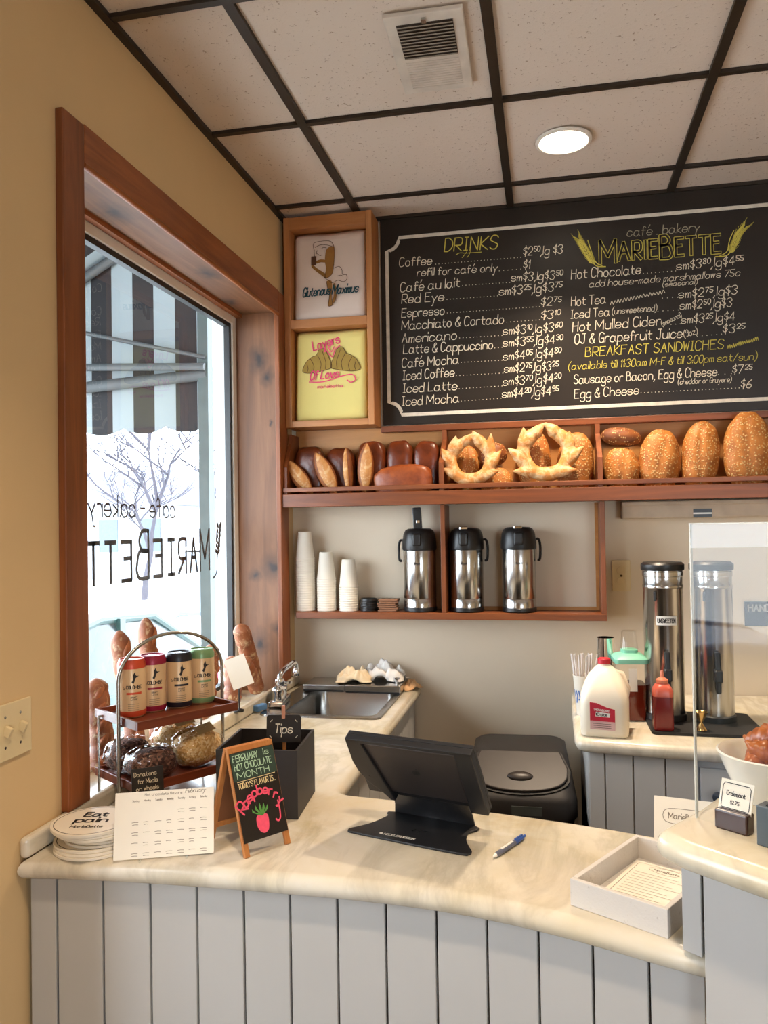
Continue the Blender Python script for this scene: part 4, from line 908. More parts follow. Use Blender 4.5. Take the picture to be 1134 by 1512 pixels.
wreath('larger floured spiky wreath bread standing at the right of the middle bay', 1.056, .006, 1.826, .083, .0275, (82, 100), [(118, -70, .055, .9), (64, 72, .06, .95), (158, -66, .07, .95), (15, 70, .06, .9), (200, -58, .08, 1.0), (338, 60, .08, .95), (240, -60, .085, .9), (296, 66, .08, .9)], 9)
def seedloaf(label, name, x, y, z, r, mat, ry=0, slit=True, seed=0, rz=0):
    def fn(d):
        k = 1+.05*mnoise.noise((d.x*2.5+seed, d.y*2.5, d.z*2.5))
        if slit: k -= .13*math.exp(-((d.x-.18*math.sin(d.z*2+seed))/.13)**2)*(1 if d.y < .3 else 0)*max(0, 1-d.z*d.z*1.1)
        return k
    t = MB().blob((0, 0, 0), r, 44, 30, .92, .92, fn).build(name, mat, None, smooth=180)
    t.location = (x, y, z); t.rotation_euler = (0, R(ry), R(rz)); tag(t, label, 'loaf', 'seeded loaves on the bread shelf'); return t
seedloaf('small seeded loaf seen through the left wreath bread', 'seeded_batard', .745, .088, SH+.105, (.052, .042, .104), SEED, 4, True, 2)
seedloaf('dark seeded boule seen through the left wreath bread, lying on another loaf', 'seeded_boule', .850, .088, SH+.170, (.056, .042, .048), SEEDD, -12, False, 5)
seedloaf('seeded boule low between the two wreath breads', 'seeded_boule', .862, .086, SH+.060, (.064, .044, .060), SEED, 0, False, 6)
seedloaf('tall seeded batard seen through the right wreath bread', 'seeded_batard', 1.010, .090, SH+.134, (.066, .042, .134), SEED, -3, True, 8)
seedloaf('wide seeded batard behind the right wreath bread by the divider', 'seeded_batard', 1.166, .088, SH+.122, (.070, .044, .124), SEED, 5, True, 11)
seedloaf('round seeded boule at the left of the right bay', 'seeded_boule', 1.335, .050, SH+.090, (.066, .052, .090), SEED, 0, True, 13)
seedloaf('dark smooth-topped loaf balanced on the round seeded boule in the right bay', 'seeded_batard', 1.336, .062, SH+.219, (.074, .046, .036), SEEDD, 8, False, 17)
seedloaf('squat seeded boule, second from the left in the right bay', 'seeded_boule', 1.472, .052, SH+.121, (.074, .055, .121), SEED, 4, True, 19)
seedloaf('oval seeded batard with a deep score, third from the left in the right bay', 'seeded_batard', 1.617, .052, SH+.134, (.067, .056, .134), SEED, 6, True, 23)
seedloaf('big seeded batard cut off by the right edge of the picture', 'seeded_batard', 1.776, .030, SH+.146, (.082, .052, .147), SEED, 2, True, 29)
# ================================================================== ON THE FRONT COUNTER
def bend(mb, r, phi):
    out = []
    for v in mb.V:
        a = v.x/r+phi; out.append(Vector((r*sin(a), -r*cos(a), v.z)))
    mb.V = out; return mb
UP = lambda x, z, y=0: frame((x, y, z), (1, 0, 0), (0, 0, 1))
# stack of round printed boards
DISC = pm('white_printed_board', (232, 224, 208), .35, var=.02); DEDGE = pm('board_edge', (176, 160, 136), .8)
pr = None; zz = ZT+.0008
offs = [(.004, -.004), (.002, .001), (-.001, .004), (.010, .008), (.013, .012), (.010, .010), (.006, .004), (-.002, .001), (-.004, -.002)]
for k, (ox, oy) in enumerate(offs):
    r = .084 if k not in (3, 4, 5) else .074
    t = thing('round_board', 'round white card board in the stack at the left end of the counter' if k < 8 else 'topmost round white board lettered Eat pain at the left end of the counter', 'printed board', (.114+ox, -1.550+oy, zz), R(12), 'round boards stacked at the left end of the counter')
    MB().lathe([(r, 0), (r, .0046), (r-.0004, .005), (0, .005)], 48).build('board', DISC, t, smooth=40)
    ring = MB(Matrix.Translation((0, 0, .0053))); ring.ribbon([((r-.007)*cos(2*pi*i/48), (r-.007)*sin(2*pi*i/48)) for i in range(48)], .0016, True); ring.build('printed_ring', INK, t)
    if k == 8:
        w = MB(Matrix.Translation((0, 0, .0053))); write(w, 'Eat', Matrix.Translation((-.027, .022, 0)), .024, .0052, width=.052); write(w, 'pain', Matrix.Translation((-.036, -.010, 0)), .024, .0052, width=.072)
        write(w, 'MarieBette', Matrix.Translation((-.034, -.040, 0)), .012, .0018, width=.068); w.build('lettering', INK, t)
    zz += .0056
# calendar card on a wire easel
t = thing('calendar_card', 'white printed calendar card leaning on a small clear easel at the counter front', 'card', (.292, -1.592, ZT), R(21.5))
MC = frame((0, 0, .003), (1, 0, 0), (0, .30, .95))
c = MB(MC); c.b2((-.098, 0, -.0006), (.098, .127, .0006)); c.build('card', PAPER, t)
w = MB(MC @ Matrix.Translation((0, 0, .001))); write(w, 'Hot chocolate flavors', Matrix.Translation((-.040, .118, 0)), .0048, .0007, width=.075); write(w, 'February', Matrix.Translation((.040, .119, 0)), .0075, .0009, width=.042, slant=.3)
for i, dname in enumerate(['Sunday', 'Monday', 'Tuesday', 'Wednesday', 'Thursday', 'Friday', 'Saturday']): write(w, dname, Matrix.Translation((-.064+.0225*i, .108, 0)), .0034, .0006, width=.014)
for j in range(5):
    for i in range(7):
        if (j == 0 and i < 4): continue
        for q in range(2 if (i+j) % 3 else 1): w.ribbon([(-.064+.0225*i+q*.001+(.0225*i*0), .088-.0195*j-.0045*q), (-.064+.0225*i+.006, .0885-.0195*j-.0045*q), (-.064+.0225*i+.012-.003*((i*j) % 2), .088-.0195*j-.0045*q)], .0010)
w.build('print', GREYINK, t)
CLR = glassmat('clear_acrylic', (.93, .95, .95), 1.45)
e = MB()
for s in (-.045, .045): e.tube([(s, -.018, .010), (s, -.018, .003), (s, .05, .003), (s*.6, .055, .11)], .0022, 8)
e.build('easel', CLR, t, smooth=60)
# little two-panel chalkboard
t = thing('sandwich_board', 'small wood-framed sandwich chalkboard with a pink raspberry drawing', 'chalkboard', (.486, -1.522, ZT), R(54.4))
AF = wood('orange_pine', (168, 100, 46), (206, 142, 78), 'z', 2)
MF = frame((0, 0, 0), (1, 0, 0), (0, .066, .205)); MBk = frame((0, .137, 0), (1, 0, 0), (0, -.066, .205)); hh = .2155
for nm_, M in (('front_frame', MF), ('back_frame', MBk)):
    f = MB(M); sg = 1
    f.b2((-.056, 0, -.004), (-.044, hh, .004)); f.b2((.044, 0, -.004), (.056, hh, .004)); f.b2((-.044, hh-.012, -.004), (.044, hh, .004)); f.b2((-.044, .028, -.004), (.044, .040, .004)); f.build(nm_, AF, t, bevel=.001)
MB(MF).b2((-.0535, .027, .0045), (.0535, hh-.012, .0065)).build('board', BLACKB, t); MB(MBk).b2((-.046, .038, -.002), (.046, hh-.010, .002)).build('back_board', pm('brown_hardboard', (120, 74, 42), .7), t)
PB = MF @ Matrix.Translation((0, 0, .0069)); S = MB(PB); sy = hh-.012
w = MB(PB); w.b2((-.053, sy-.056, -.0002), (.053, sy-.001, -.0001)); w.build('green_ground', pm('dull_green_chalk_ground', (44, 62, 48), .8, var=.2), t)
for tx, x, y, L, cap in [('FEBRUARY', -.048, sy-.018, .062, .0125), ('is', .027, sy-.016, .015, .012), ('HOT CHOCOLATE', -.047, sy-.035, .092, .0125), ('MONTH', -.044, sy-.052, .082, .0115)]: write(S, tx, Matrix.Translation((x, y, 0)), cap, .0016, width=L, jit=.2)
S.build('green_lettering', pm('pale_green_chalk', (176, 206, 172), .9), t)
S = MB(PB); S.ribbon([(-.046, sy-.058), (.046, sy-.057)], .0012); write(S, "TODAY'S FLAVOR IS..", Matrix.Translation((-.046, sy-.072, 0)), 0.0105, .0014, width=.092, jit=.2); S.build('cream_lettering', pm('cream_chalk', (236, 214, 160), .9), t)
S = MB(PB); cy = .050; rad = .062
for i, ch in enumerate('Raspberry'):
    a = R(156-15.5*i); px_, py_ = .047*cos(a), .060+.052*sin(a)
    write(S, ch, Matrix.Translation((px_, py_, 0)) @ Matrix.Rotation((a-pi/2)*.62, 4, 'Z'), .026 if i == 0 else .0185, .0036)
S.ribbon([(q.x, q.y) for q in smooth_line([(.041, .090, 0), (.042, .072, 0), (.040, .056, 0), (.034, .051, 0), (.029, .055, 0)], 5)], .0034)
fills(S, Matrix(), [[(-.016, .070), (-.018, .055), (-.013, .042), (-.003, .036), (.007, .040), (.011, .053), (.011, .068), (.004, .073), (-.008, .073)]]); S.build('pink_lettering', CHALKP, t)
S = MB(PB @ Matrix.Translation((0, 0, .0002)))
for a in (-50, -25, 0, 22, 45): S.poly([(-.004, .070), (-.004+.022*sin(R(a))-.003, .070+.016*cos(R(a))), (-.004+.026*sin(R(a)), .072+.024*cos(R(a))), (-.004+.022*sin(R(a))+.003, .070+.015*cos(R(a))), (.0, .070)])
S.build('green_leaves', pm('leaf_green_chalk', (92, 150, 70), .9), t)
# tip box and its sign
t = thing('tip_box', 'black open-topped tip box behind the sandwich board', 'box', (.392, -1.262, ZT), R(5))
b = MB(); a = .095; h = .155
for x0, y0, x1, y1 in [(-a, -a, a, -a+.006), (-a, a-.006, a, a), (-a, -a+.006, -a+.006, a-.006), (a-.006, -a+.006, a, a-.006)]: b.b2((x0, y0, .001), (x1, y1, h))
b.build('box_walls', pm('black_painted_wood', (40, 35, 33), .5, var=.08), t); MB().b2((-a+.006, -a+.006, .001), (a-.006, a-.006, .006)).build('box_floor', BLK, t)
t = thing('tips_sign', 'small scalloped black sign lettered Tips standing in the tip box', 'sign', (.425, -1.235, ZT+.0065), R(8))
pl = []
for cx_, cy_, a0 in ((.036, -.026, -90), (.036, .026, 0), (-.036, .026, 90), (-.036, -.026, 180)):
    for k in range(5): ang = R(a0+90*k/4); pl.append((cx_+.006*cos(ang), cy_+.006*sin(ang)))
MB(frame((0, 0, .168), (1, 0, 0), (0, .12, .99))).prism(pl, -.002, .002).build('sign_board', BLACKB, t)
MB().b2((-.004, .002, 0), (.004, .006, .148)).build('stick', AF, t)
S = MB(frame((0, -.0028, .168), (1, 0, 0), (0, .12, .99))); write(S, 'Tips', Matrix.Translation((-.022, -.010, 0)), .021, .0022, width=.046, slant=.15)
for e in (-1, 1): S.ribbon([(e*.033, .016), (e*.028, .021)], .0014); S.ribbon([(e*.034, -.016), (e*.029, -.021)], .0014)
S.build('lettering', CHALK, t)
g = MB(); g.box((.0, -.001, .208), (.007, .010, .030)); g.build('clothespin', wood('pinkish_wood', (186, 120, 92), (214, 160, 130), 'z', 3), t)
# card terminal / tablet stand
t = thing('tablet_stand', 'black metal till stand holding a tablet, seen from its back', 'tablet stand', (.770, -1.398, ZT), R(-16.2))
out = []
ctl = [(-.142, -.030), (-.140, -.040), (-.125, -.046), (.0, -.050), (.125, -.050), (.140, -.044), (.142, -.030), (.128, -.010), (.110, .02), (.100, .055), (.098, .100), (-.098, .100), (-.102, .07), (-.112, .025), (-.128, -.008)]
MB().prism([(q.x, q.y) for q in smooth_line([(a, b, 0) for a, b in ctl+[ctl[0]]], 4)[:-1]], .0005, .005).build('base_plate', BLKM, t, bevel=.001)
nk = MB(); prof = [(.100, .0005), (.100, .006), (.092, .028), (.070, .060), (.052, .085), (.048, .100)]
vs = []; fs = []
for y_, z_ in prof: vs += [(-.098+.02*(z_/.1), y_, z_), (.098-.01*(z_/.1), y_, z_)]
for k in range(len(prof)-1): fs.append((2*k, 2*k+1, 2*k+3, 2*k+2))
nk.add(vs, fs).build('neck', BLKM, t, solid=.005, smooth=60)
ME = frame((.005, .0075, .1335), (1, 0, 0), (0, -.095, .153))      # tilted plate: local z points at the customer
w_, h_ = .146, .090
e = MB(ME); e.b2((-w_, -h_, -.014), (w_, h_, -.004)); e.b2((-w_, h_-.010, -.004), (w_, h_, .012)); e.build('screen_bezel', BLKM, t, bevel=.002)
e = MB(ME)
e.prism([(-w_, h_-.002), (-w_-.002, .02), (-w_+.004, -.010), (-w_+.020, -.040), (-w_+.045, -.066), (-w_+.062, -h_), (-w_+.074, -h_), (-w_+.034, h_-.002)], -.004, .012); e.build('side_cradle', BLKM, t, bevel=.002)
e = MB(ME); e.b2((w_-.040, -h_, -.004), (w_, h_-.001, .012)); e.build('side_cradle', BLKM, t, bevel=.002)
MB(ME).b2((-w_+.030, -h_+.02, -.0035), (w_-.038, h_-.016, .005)).build('tablet_back', pm('dark_grey_aluminium', (70, 64, 62), .35, .6, .04), t, bevel=.004, bseg=3)
S = MB(ME @ Matrix.Translation((.0, .004, .0054))); S.disc((-.003, 0), .0062, 18, 1.05); S.disc((.003, 0), .0062, 18, 1.05); S.poly([(0, .008), (.002, .012), (.005, .0125), (.003, .0085)]); S.build('tablet_emblem', BLK, t)
S = MB(Matrix.Translation((0, 0, .0054))); write(S, 'HECKLERDESIGN', Matrix.Translation((-.058, -.032, 0)), .0085, .0016, width=.072); S.disc((-.066, -.028), .004, 10); S.build('base_lettering', WHITE, t)
S = MB(Matrix.Translation((0, 0, .0054))); S.ribbon([(-.012, .012), (-.008, .022)], .004); S.ribbon([(.0, .010), (.006, .02), (.02, .021)], .003); S.build('screw_heads', STEEL, t)
MB(ME).lathe([(.004, -.0045), (.0035, .0125), (0, .0128)], 12, (-w_+.028, -.022, 0)).build('lock_screw', BLK, t)
# pen
a_, b_ = Vector((.942, -1.490, ZT+.0058)), Vector((1.000, -1.372, ZT+.0058)); d = b_-a_
t = thing('pen', 'blue and grey ballpoint pen lying on the marble right of the till', 'pen', a_, math.atan2(d.y, d.x)); L = d.length
BLUE = pm('blue_plastic', (40, 78, 150), .3); GRYP = pm('translucent_grey_plastic', (96, 100, 116), .3)
def lx(prof): m_ = MB(frame((0, 0, 0), (0, 1, 0), (0, 0, 1))); return m_.lathe(prof, 14)
lx([(.0012, 0), (.003, .006), (.0042, .010)]).build('tip', WHITE, t, smooth=50); lx([(.0045, .010), (.0052, .018), (.0052, L*.66)]).build('barrel', GRYP, t, smooth=50); lx([(.0054, L*.66), (.0054, L-.012), (.003, L-.011), (.003, L), (0, L)]).build('cap_end', BLUE, t, smooth=50)
MB().b2((L*.68, -.0016, .0052), (L-.012, .0016, .0072)).build('clip', BLUE, t); MB().b2((L*.25, -.0026, .0047), (L*.6, .0026, .0056)).build('barrel_print', WHITE, t)
# whitewashed tray with menus
t = thing('wooden_tray', 'whitewashed open wooden tray of menus on the right of the counter', 'tray', (1.226, -1.590, ZT+.0005), R(-31)); a, c, h = .0865, .128, .046
WW = speck('whitewashed_wood', (206, 200, 192), (176, 166, 156), 60, .64)
for nm_, lo, hi in [('front_side', (-a, -c, 0), (a, -c+.009, h)), ('back_side', (-a, c-.009, 0), (a, c, h)), ('left_side', (-a, -c+.009, 0), (-a+.009, c-.009, h)), ('right_side', (a-.009, -c+.009, 0), (a, c-.009, h)), ('tray_floor', (-a+.009, -c+.009, 0), (a-.009, c-.009, .006))]: MB().b2(lo, hi).build(nm_, WW, t, bevel=.001)
for k, (rz_, lab) in enumerate([(-31, 'white menu sheet underneath in the whitewashed tray'), (-27, 'white printed menu sheet on top in the whitewashed tray')]):
    s = thing('menu_sheet', lab, 'paper', (1.230, -1.586, ZT+.0072+.0016*k), R(rz_), 'menus in the whitewashed tray')
    MB().b2((-.066, -.098, 0), (.066, .098, .0012)).build('sheet', PAPER, s)
    w = MB(Matrix.Translation((0, 0, .0015)))
    w.ribbon([(-.058, -.09), (.058, -.09), (.058, .09), (-.058, .09)], .0012, True)
    w.ribbon([(q.x, q.y) for q in smooth_line([(-.03, .070, 0), (0, .062, 0), (.03, .070, 0), (.03, .082, 0), (0, .088, 0), (-.03, .082, 0), (-.03, .070, 0)], 3)], .001); write(w, 'MarieBette', Matrix.Translation((-.024, .071, 0)), .008, .0012, width=.048)
    for j in range(12): w.ribbon([(-.05, .05-.011*j), (.03+.018*sin(j*2.1), .05-.011*j)], .0011)
    w.build('print', GREYINK, s)
# card behind the raised counter
t = thing('menu_card', 'white logo card standing behind the raised counter end', 'card', (1.318, -1.400, ZT), R(-12))
MQ = frame((0, 0, .006), (1, 0, 0), (0, .22, .97)); MB(MQ).b2((-.062, 0, -.0012), (.062, .098, .0012)).build('card', PAPER, t)
w = MB(MQ @ Matrix.Translation((0, 0, .0016))); w.ribbon([(q.x, q.y) for q in smooth_line([(-.04, .052, 0), (0, .048, 0), (.04, .052, 0), (.04, .074, 0), (0, .078, 0), (-.04, .074, 0), (-.04, .052, 0)], 4)], .0012); write(w, 'MarieBette', Matrix.Translation((-.034, .058, 0)), .011, .0016, width=.066); w.build('print', GREYINK, t)
MB().box((-.042, -.006, .011), (.026, .030, .020)).build('card_foot', pm('dark_brown_wood', (74, 44, 36), .5), t, bevel=.006)
# ------------------------------------------------------------------ on the raised ledge
G0 = Vector((1.284, -1.733, ZL+.0004)); GH = .466; ang = math.atan2(dx.y, dx.x)
t = thing('sneeze_guard', 'clear upright acrylic sneeze guard on the raised counter', 'glass guard', G0, ang)
GL = glassmat('clear_guard_acrylic', (.965, .975, .975), 1.5)
MB().b2((0, -.003, 0), (.56, .003, GH)).build('panel', GL, t)
b = MB(); b.b2((-.0022, -.003, 0), (-.0002, .003, GH)); b.b2((-.0022, -.003, GH+.0002), (.56, .003, GH+.002)); b.build('polished_edge', pm('frosty_edge', (196, 196, 186), .3), t)
t = thing('price_card', 'white bordered price card in a dark wooden holder before the sneeze guard', 'card', (1.330, -1.776, ZL), ang)
MB().b2((-.026, -.012, 0), (.026, .012, .030)).build('holder', pm('dark_glossy_wood', (58, 36, 30), .2), t, bevel=.003)
MQ = frame((0, 0, .026), (1, 0, 0), (0, .30, .95)); MB(MQ).b2((-.026, 0, -.0006), (.026, .047, .0006)).build('card', PAPER, t)
w = MB(MQ @ Matrix.Translation((0, 0, .001))); w.ribbon([(-.021, .005), (.021, .005), (.022, .008), (.022, .038), (.019, .042), (-.019, .042), (-.022, .038), (-.022, .008)], .0012, True); write(w, 'Croissant', Matrix.Translation((-.015, .024, 0)), .0065, .0011, width=.030); write(w, '$2.75', Matrix.Translation((-.008, .012, 0)), .005, .0009, width=.015); w.build('print', INK, t)
t = thing('slate_box', 'dark slate-grey block at the front edge of the raised counter', 'holder', (1.405, -1.858, ZL), ang)
MB().b2((-.062, -.014, 0), (.062, .014, .058)).build('block', pm('slate_grey', (74, 84, 90), .45), t, bevel=.002); MB().b2((-.050, -.008, .058), (.050, .008, .0595)).build('card_slot', BLK, t)
t = thing('bread_bowl', 'white china bowl of pastries behind the sneeze guard', 'bowl', (1.428, -1.628, ZL))
MB().lathe([(.050, 0), (.052, .004), (.062, .018), (.076, .050), (.086, .076), (.089, .080), (.086, .082), (.080, .076), (.068, .046), (.052, .014), (0, .010)], 48, sx=1.05).build('bowl', pm('white_china', (232, 226, 212), .2, var=.01), t, smooth=50)
CROI = bread('croissant_crust', (132, 62, 22), (196, 112, 48), scale=30, rough=.35)
def croissant(label, loc, rx, ry, rz_, s):
    mb = MB(); P = []; rr2 = []
    for i in range(25):
        u = -1+2*i/24; a = u*1.25; P.append((.055*sin(a)*s, .03*(1-cos(a))*s, 0)); rr2.append(max(.003, .024*(1-abs(u)**1.7)*(1+.10*sin(i*2.1)))*s)
    o = mb.tube(P, rr2, 16).build('croissant', CROI, None, smooth=180); o.location = loc; o.rotation_euler = (R(rx), R(ry), R(rz_)); tag(o, label, 'pastry', 'croissants in the white bowl'); return o
croissant('croissant at the left of the white bowl', (1.402, -1.636, ZL+.078), 30, -20, 60, .85); croissant('croissant lying across the front of the white bowl', (1.428, -1.650, ZL+.082), 60, 5, 10, 1.0)
croissant('croissant heaped on top in the white bowl', (1.432, -1.622, ZL+.104), 40, -25, -30, 1.1); croissant('croissant at the right of the white bowl', (1.462, -1.630, ZL+.080), 40, 10, -60, .9)

# ================================================================== COFFEE CAN RACK
C = Vector((.105, -1.205, ZT)); t = thing('display_rack', 'two-tier wire rack with wooden trays holding coffee cans and bags', 'rack', C, R(57)); hw = .146
P = [(-hw, -.028, 0), (-hw, -.028, .295)] + [(-hw*cos(a), -.028, .295+.105*sin(a)) for a in [pi*k/20 for k in range(1, 20)]] + [(hw, -.028, .295), (hw, -.028, 0)]
NICK = pm('nickel_wire', (176, 174, 168), .25, 1, .02)
MB().tube(P, .0045, 10).build('arch', NICK, t, smooth=60)
P = [(-hw, .075, .0)] + [(-hw, .075, .20), (hw, .075, .20)] + [(hw, .075, 0)]; MB().tube(P, .0035, 8).build('back_frame', NICK, t, smooth=60)
TRW = wood('dark_red_tray_wood', (92, 40, 24), (134, 66, 38), 'x', 1.4, .3)
zt1, zt2 = .196, .050
for z_ in (zt1, zt2):
    f = MB(); f.b2((-.138, -.105, z_), (.138, .105, z_+.006)); p = f.build('tray', TRW, t)
    f = MB(); f.b2((-.140, -.109, z_-.003), (.140, -.101, z_+.018)); f.b2((-.140, .101, z_-.003), (.140, .109, z_+.018)); f.b2((-.140, -.101, z_-.003), (-.132, .101, z_+.018)); f.b2((.132, -.101, z_-.003), (.140, .101, z_+.018)); f.build('tray_lip', TRW, p, bevel=.001)
    MB().tube([(-hw, -.028, z_-.004), (hw, -.028, z_-.004)], .003, 8).build('cross_bar', NICK, p)
def rackpt(x, y, z): c_, s_ = cos(R(57)), sin(R(57)); return (C.x+x*c_-y*s_, C.y+x*s_+y*c_, C.z+z)
CANB = pm('kraft_can_print', (222, 186, 140), .35, .15, .03)
def can(i, colr, label, x, y):
    t = thing('coffee_can', label, 'can', rackpt(x, y, zt1+.0065), R(30), 'coffee cans on the top tray'); t.scale = (1.06, 1.06, 1.06); r = .0318; cm = pm('can_ends_%d' % i, colr, .35, .2, .03)
    MB().lathe([(r-.004, 0), (r-.001, .004), (r, .010), (r, .122), (r-.003, .129), (r-.004, .1325), (r-.0055, .1325), (r-.006, .130), (0, .130)], 40).build('can_body', CANB, t, smooth=40)
    MB().lathe([(r+.0003, .112), (r+.0003, .1222), (r-.0027, .1292), (r-.0037, .1328), (r-.0058, .1328), (r-.0062, .1302), (0, .1303)], 40).build('top_band', cm, t, smooth=40)
    MB().lathe([(r-.0008, .0035), (r+.0003, .009), (r+.0003, .0155)], 40).build('bottom_band', cm, t, smooth=40)
    k = MB(); k.disc((0, .004, .1308), .009, 16); k.build('pull_tab', STEEL, t)
    F = frame((0, 0, 0), (1, 0, 0), (0, 0, 1))
    b = MB(F); b.poly([(.002, .082), (.006, .090), (.005, .098), (.010, .106), (.011, .099), (.0135, .0965), (.020, .096), (.014, .0935), (.011, .091), (.009, .084), (.006, .078)]); bend(b, r+.0006, R(-5)).build('bird_emblem', INK, t)
    w = MB(F); write(w, 'La', Matrix.Translation((-.018, .066, 0)), .006, .0009, width=.006, slant=.4); write(w, 'COLOMBE', Matrix.Translation((-.010, .067, 0)), .0075, .0014, width=.036)
    for j, (tx, y_) in enumerate([('DRAFT', .046), ('LATTE', .041)]): write(w, tx, Matrix.Translation((.000, y_, 0)), .0032, .0007, width=.016)
    for j in range(4): w.ribbon([(-.006, .032-.0045*j), (.006, .032-.0045*j), (.018, .032-.0045*j)], .0006)
    bend(w, r+.0006, R(-5)).build('lettering', INK, t)
    s = MB(F); s.ribbon([(-.008+.004*k_, .0565) for k_ in range(9)], .0048); bend(s, r+.0006, R(-5)).build('flavor_stripe', cm, t)
can(0, (206, 78, 44), 'coffee can with an orange top, leftmost on the rack', -.090, .012); can(1, (150, 26, 56), 'coffee can with a crimson top, second from the left on the rack', -.026, .026)
can(2, (36, 32, 40), 'coffee can with a black top, third from the left on the rack', .042, .014); can(3, (126, 160, 110), 'coffee can with a green top, rightmost on the rack', .110, .014)
# bags on the lower tray
FILM = glassmat('clear_bag_film', (.97, .97, .97), 1.5)
def gran(name, a, b, c3):
    m_, nt_, bs_2 = newmat(name); v_ = coords(nt_); vo = nt_.nodes.new('ShaderNodeTexVoronoi'); vo.inputs['Scale'].default_value = 190; nt_.links.new(v_, vo.inputs['Vector']); sp_ = nt_.nodes.new('ShaderNodeSeparateColor'); nt_.links.new(vo.outputs['Color'], sp_.inputs[0])
    nt_.links.new(ramp(nt_, sp_.outputs[0], [(.2, srgb(a)), (.6, srgb(b)), (.95, srgb(c3))]), bs_2.inputs['Base Color']); bs_2.inputs['Roughness'].default_value = .7; bump(nt_, bs_2, vo.outputs['Distance'], .6, .004); return m_
DG = gran('dark_granola', (58, 32, 24), (104, 66, 50), (150, 110, 90)); OAT = gran('pale_oats', (196, 146, 80), (222, 178, 112), (236, 208, 160))
def bag(label, x, y, rx, ry, rz_, h, mat, lbl, seed):
    p = rackpt(x, y, zt2+.0065); t = thing('snack_bag', label, 'bag', p, R(57+rz_), 'bags on the lower tray')
    wob = lambda d: 1+.10*mnoise.noise((d.x*3+seed, d.y*3, d.z*3))
    MB().blob((0, 0, h*.47), (rx*.94, ry*.92, h*.44), 30, 18, .75, .8, wob).build('contents', mat, t, smooth=180)
    crinkle = lambda d: 1.03+.10*mnoise.noise((d.x*3+seed, d.y*3, d.z*3))+.05*abs(mnoise.noise((d.x*9, d.y*9+seed, d.z*9)))
    MB().blob((0, 0, h*.5), (rx, ry, h*.5), 44, 28, .75, .8, crinkle).build('clear_film', FILM, t, smooth=180)
    if lbl: MB(frame((rx*.15, -ry*.35, h*.985), (1, .1, .06), (0, .8, .55))).b2((-.028, -.014, 0), (.028, .014, .0006)).build('label', pm('tan_label', (206, 176, 120), .6), t)
    return t
bag('clear bag of dark granola at the back left of the lower tray', -.078, .052, .058, .046, 6, .085, DG, False, 2); bag('clear bag of pale oats at the back right of the lower tray', .062, .056, .066, .044, -4, .100, OAT, True, 5)
bag('clear bag of dark granola at the front left of the lower tray', -.070, -.044, .062, .046, -4, .078, DG, False, 9); bag('clear bag of golden oats at the front right of the lower tray', .062, -.040, .066, .046, 3, .096, OAT, True, 12)
t = thing('donation_sign', 'small black donation sign leaning on the lower tray of the rack', 'sign', rackpt(-.120, -.118, .044), R(38))
MQ = frame((0, 0, 0), (1, 0, 0), (0, .16, .98)); MB(MQ).b2((-.036, 0, -.0015), (.036, .062, .0015)).build('sign_board', BLACKB, t)
w = MB(MQ @ Matrix.Translation((0, 0, .0019)))
for tx, y_, x_, L in [('Donations', .044, -.030, .052), ('for Meals', .028, -.022, .046), ('on wheels', .012, -.026, .052)]: write(w, tx, Matrix.Translation((x_, y_, 0)), .0095, .0011, width=L, jit=.2)
w.build('lettering', CHALK, t)
MB().b2((-.006, .008, -.042), (.006, .012, .03)).build('back_leg', BLK, t)
# ================================================================== BAGUETTES IN THE WINDOW
def baguette(label, base, top, r, seed, rz_=0):
    b0 = Vector(base); b1 = Vector(top); L = (b1-b0).length; n = 40; mb = MB(); P = []; rr2 = []
    for i in range(n+1):
        u = i/n; e = min(u, 1-u); P.append((.006*sin(u*3+seed), .004*sin(u*5), u*L)); rr2.append(r*min(1, (e/.09+.05))**.55*(1+.09*abs(sin(u*pi*5.5+seed))-.05))
    mb.tube(P, rr2, 20); vs = []
    for v_ in mb.V:
        s_ = v_.z/L*6+math.atan2(v_.y, v_.x)/(2*pi)*.9+seed
        vs.append(Vector((v_.x, v_.y, v_.z)))
    t = thing('baguette', label, 'baguette', b0, 0, 'baguettes in the window'); t.rotation_mode = 'QUATERNION'; t.rotation_quaternion = Vector((0, 0, 1)).rotation_difference((b1-b0).normalized())
    mb.build('crust', BAG, t, smooth=180)
    s = MB()
    for k in range(5):
        z0 = L*(.10+.165*k); a0 = R(-70+seed*20)
        P2 = []; w2 = []
        for i in range(9): u = i/8; a_2 = a0+R(60)*u-R(30); zz_ = z0+u*L*.16; P2.append(((r*.93)*cos(a_2)+.006*sin(zz_/L*3+seed), (r*.93)*sin(a_2), zz_)); w2.append(.0085*(1-abs(2*u-1)**2)+.001)
        s.tube(P2, w2, 8)
    s.build('score_ridges', pm('dark_ridge_crust', (150, 84, 42), .6, var=.25, scale=60), t, smooth=180); return t
Z0 = ZT+.004
baguette('baguette at the far left of the window, half hidden by the trim', (-.085, -1.205, Z0+.022), (-.112, -1.165, 1.170), .030, 1)
baguette('baguette behind the orange-topped can in the window', (-.075, -1.045, Z0+.022), (-.135, -1.005, 1.275), .027, 2)
baguette('tall baguette behind the crimson-topped can in the window', (-.060, -.930, Z0+.022), (-.135, -.860, 1.293), .026, 3)
baguette('short baguette low in the window behind the rack', (-.070, -.760, Z0+.022), (-.125, -.72, 1.13), .030, 4)
baguette('baguette behind the green-topped can in the window', (-.070, -.60, Z0+.022), (-.110, -.455, 1.150), .028, 5)
baguette('baguette behind the white tag in the window', (-.060, -.395, Z0+.022), (-.085, -.335, 1.09), .031, 6)
baguette('tall baguette leaning in the right corner of the window', (-.085, -.105, Z0+.022), (-.090, -.225, 1.195), .032, 7)
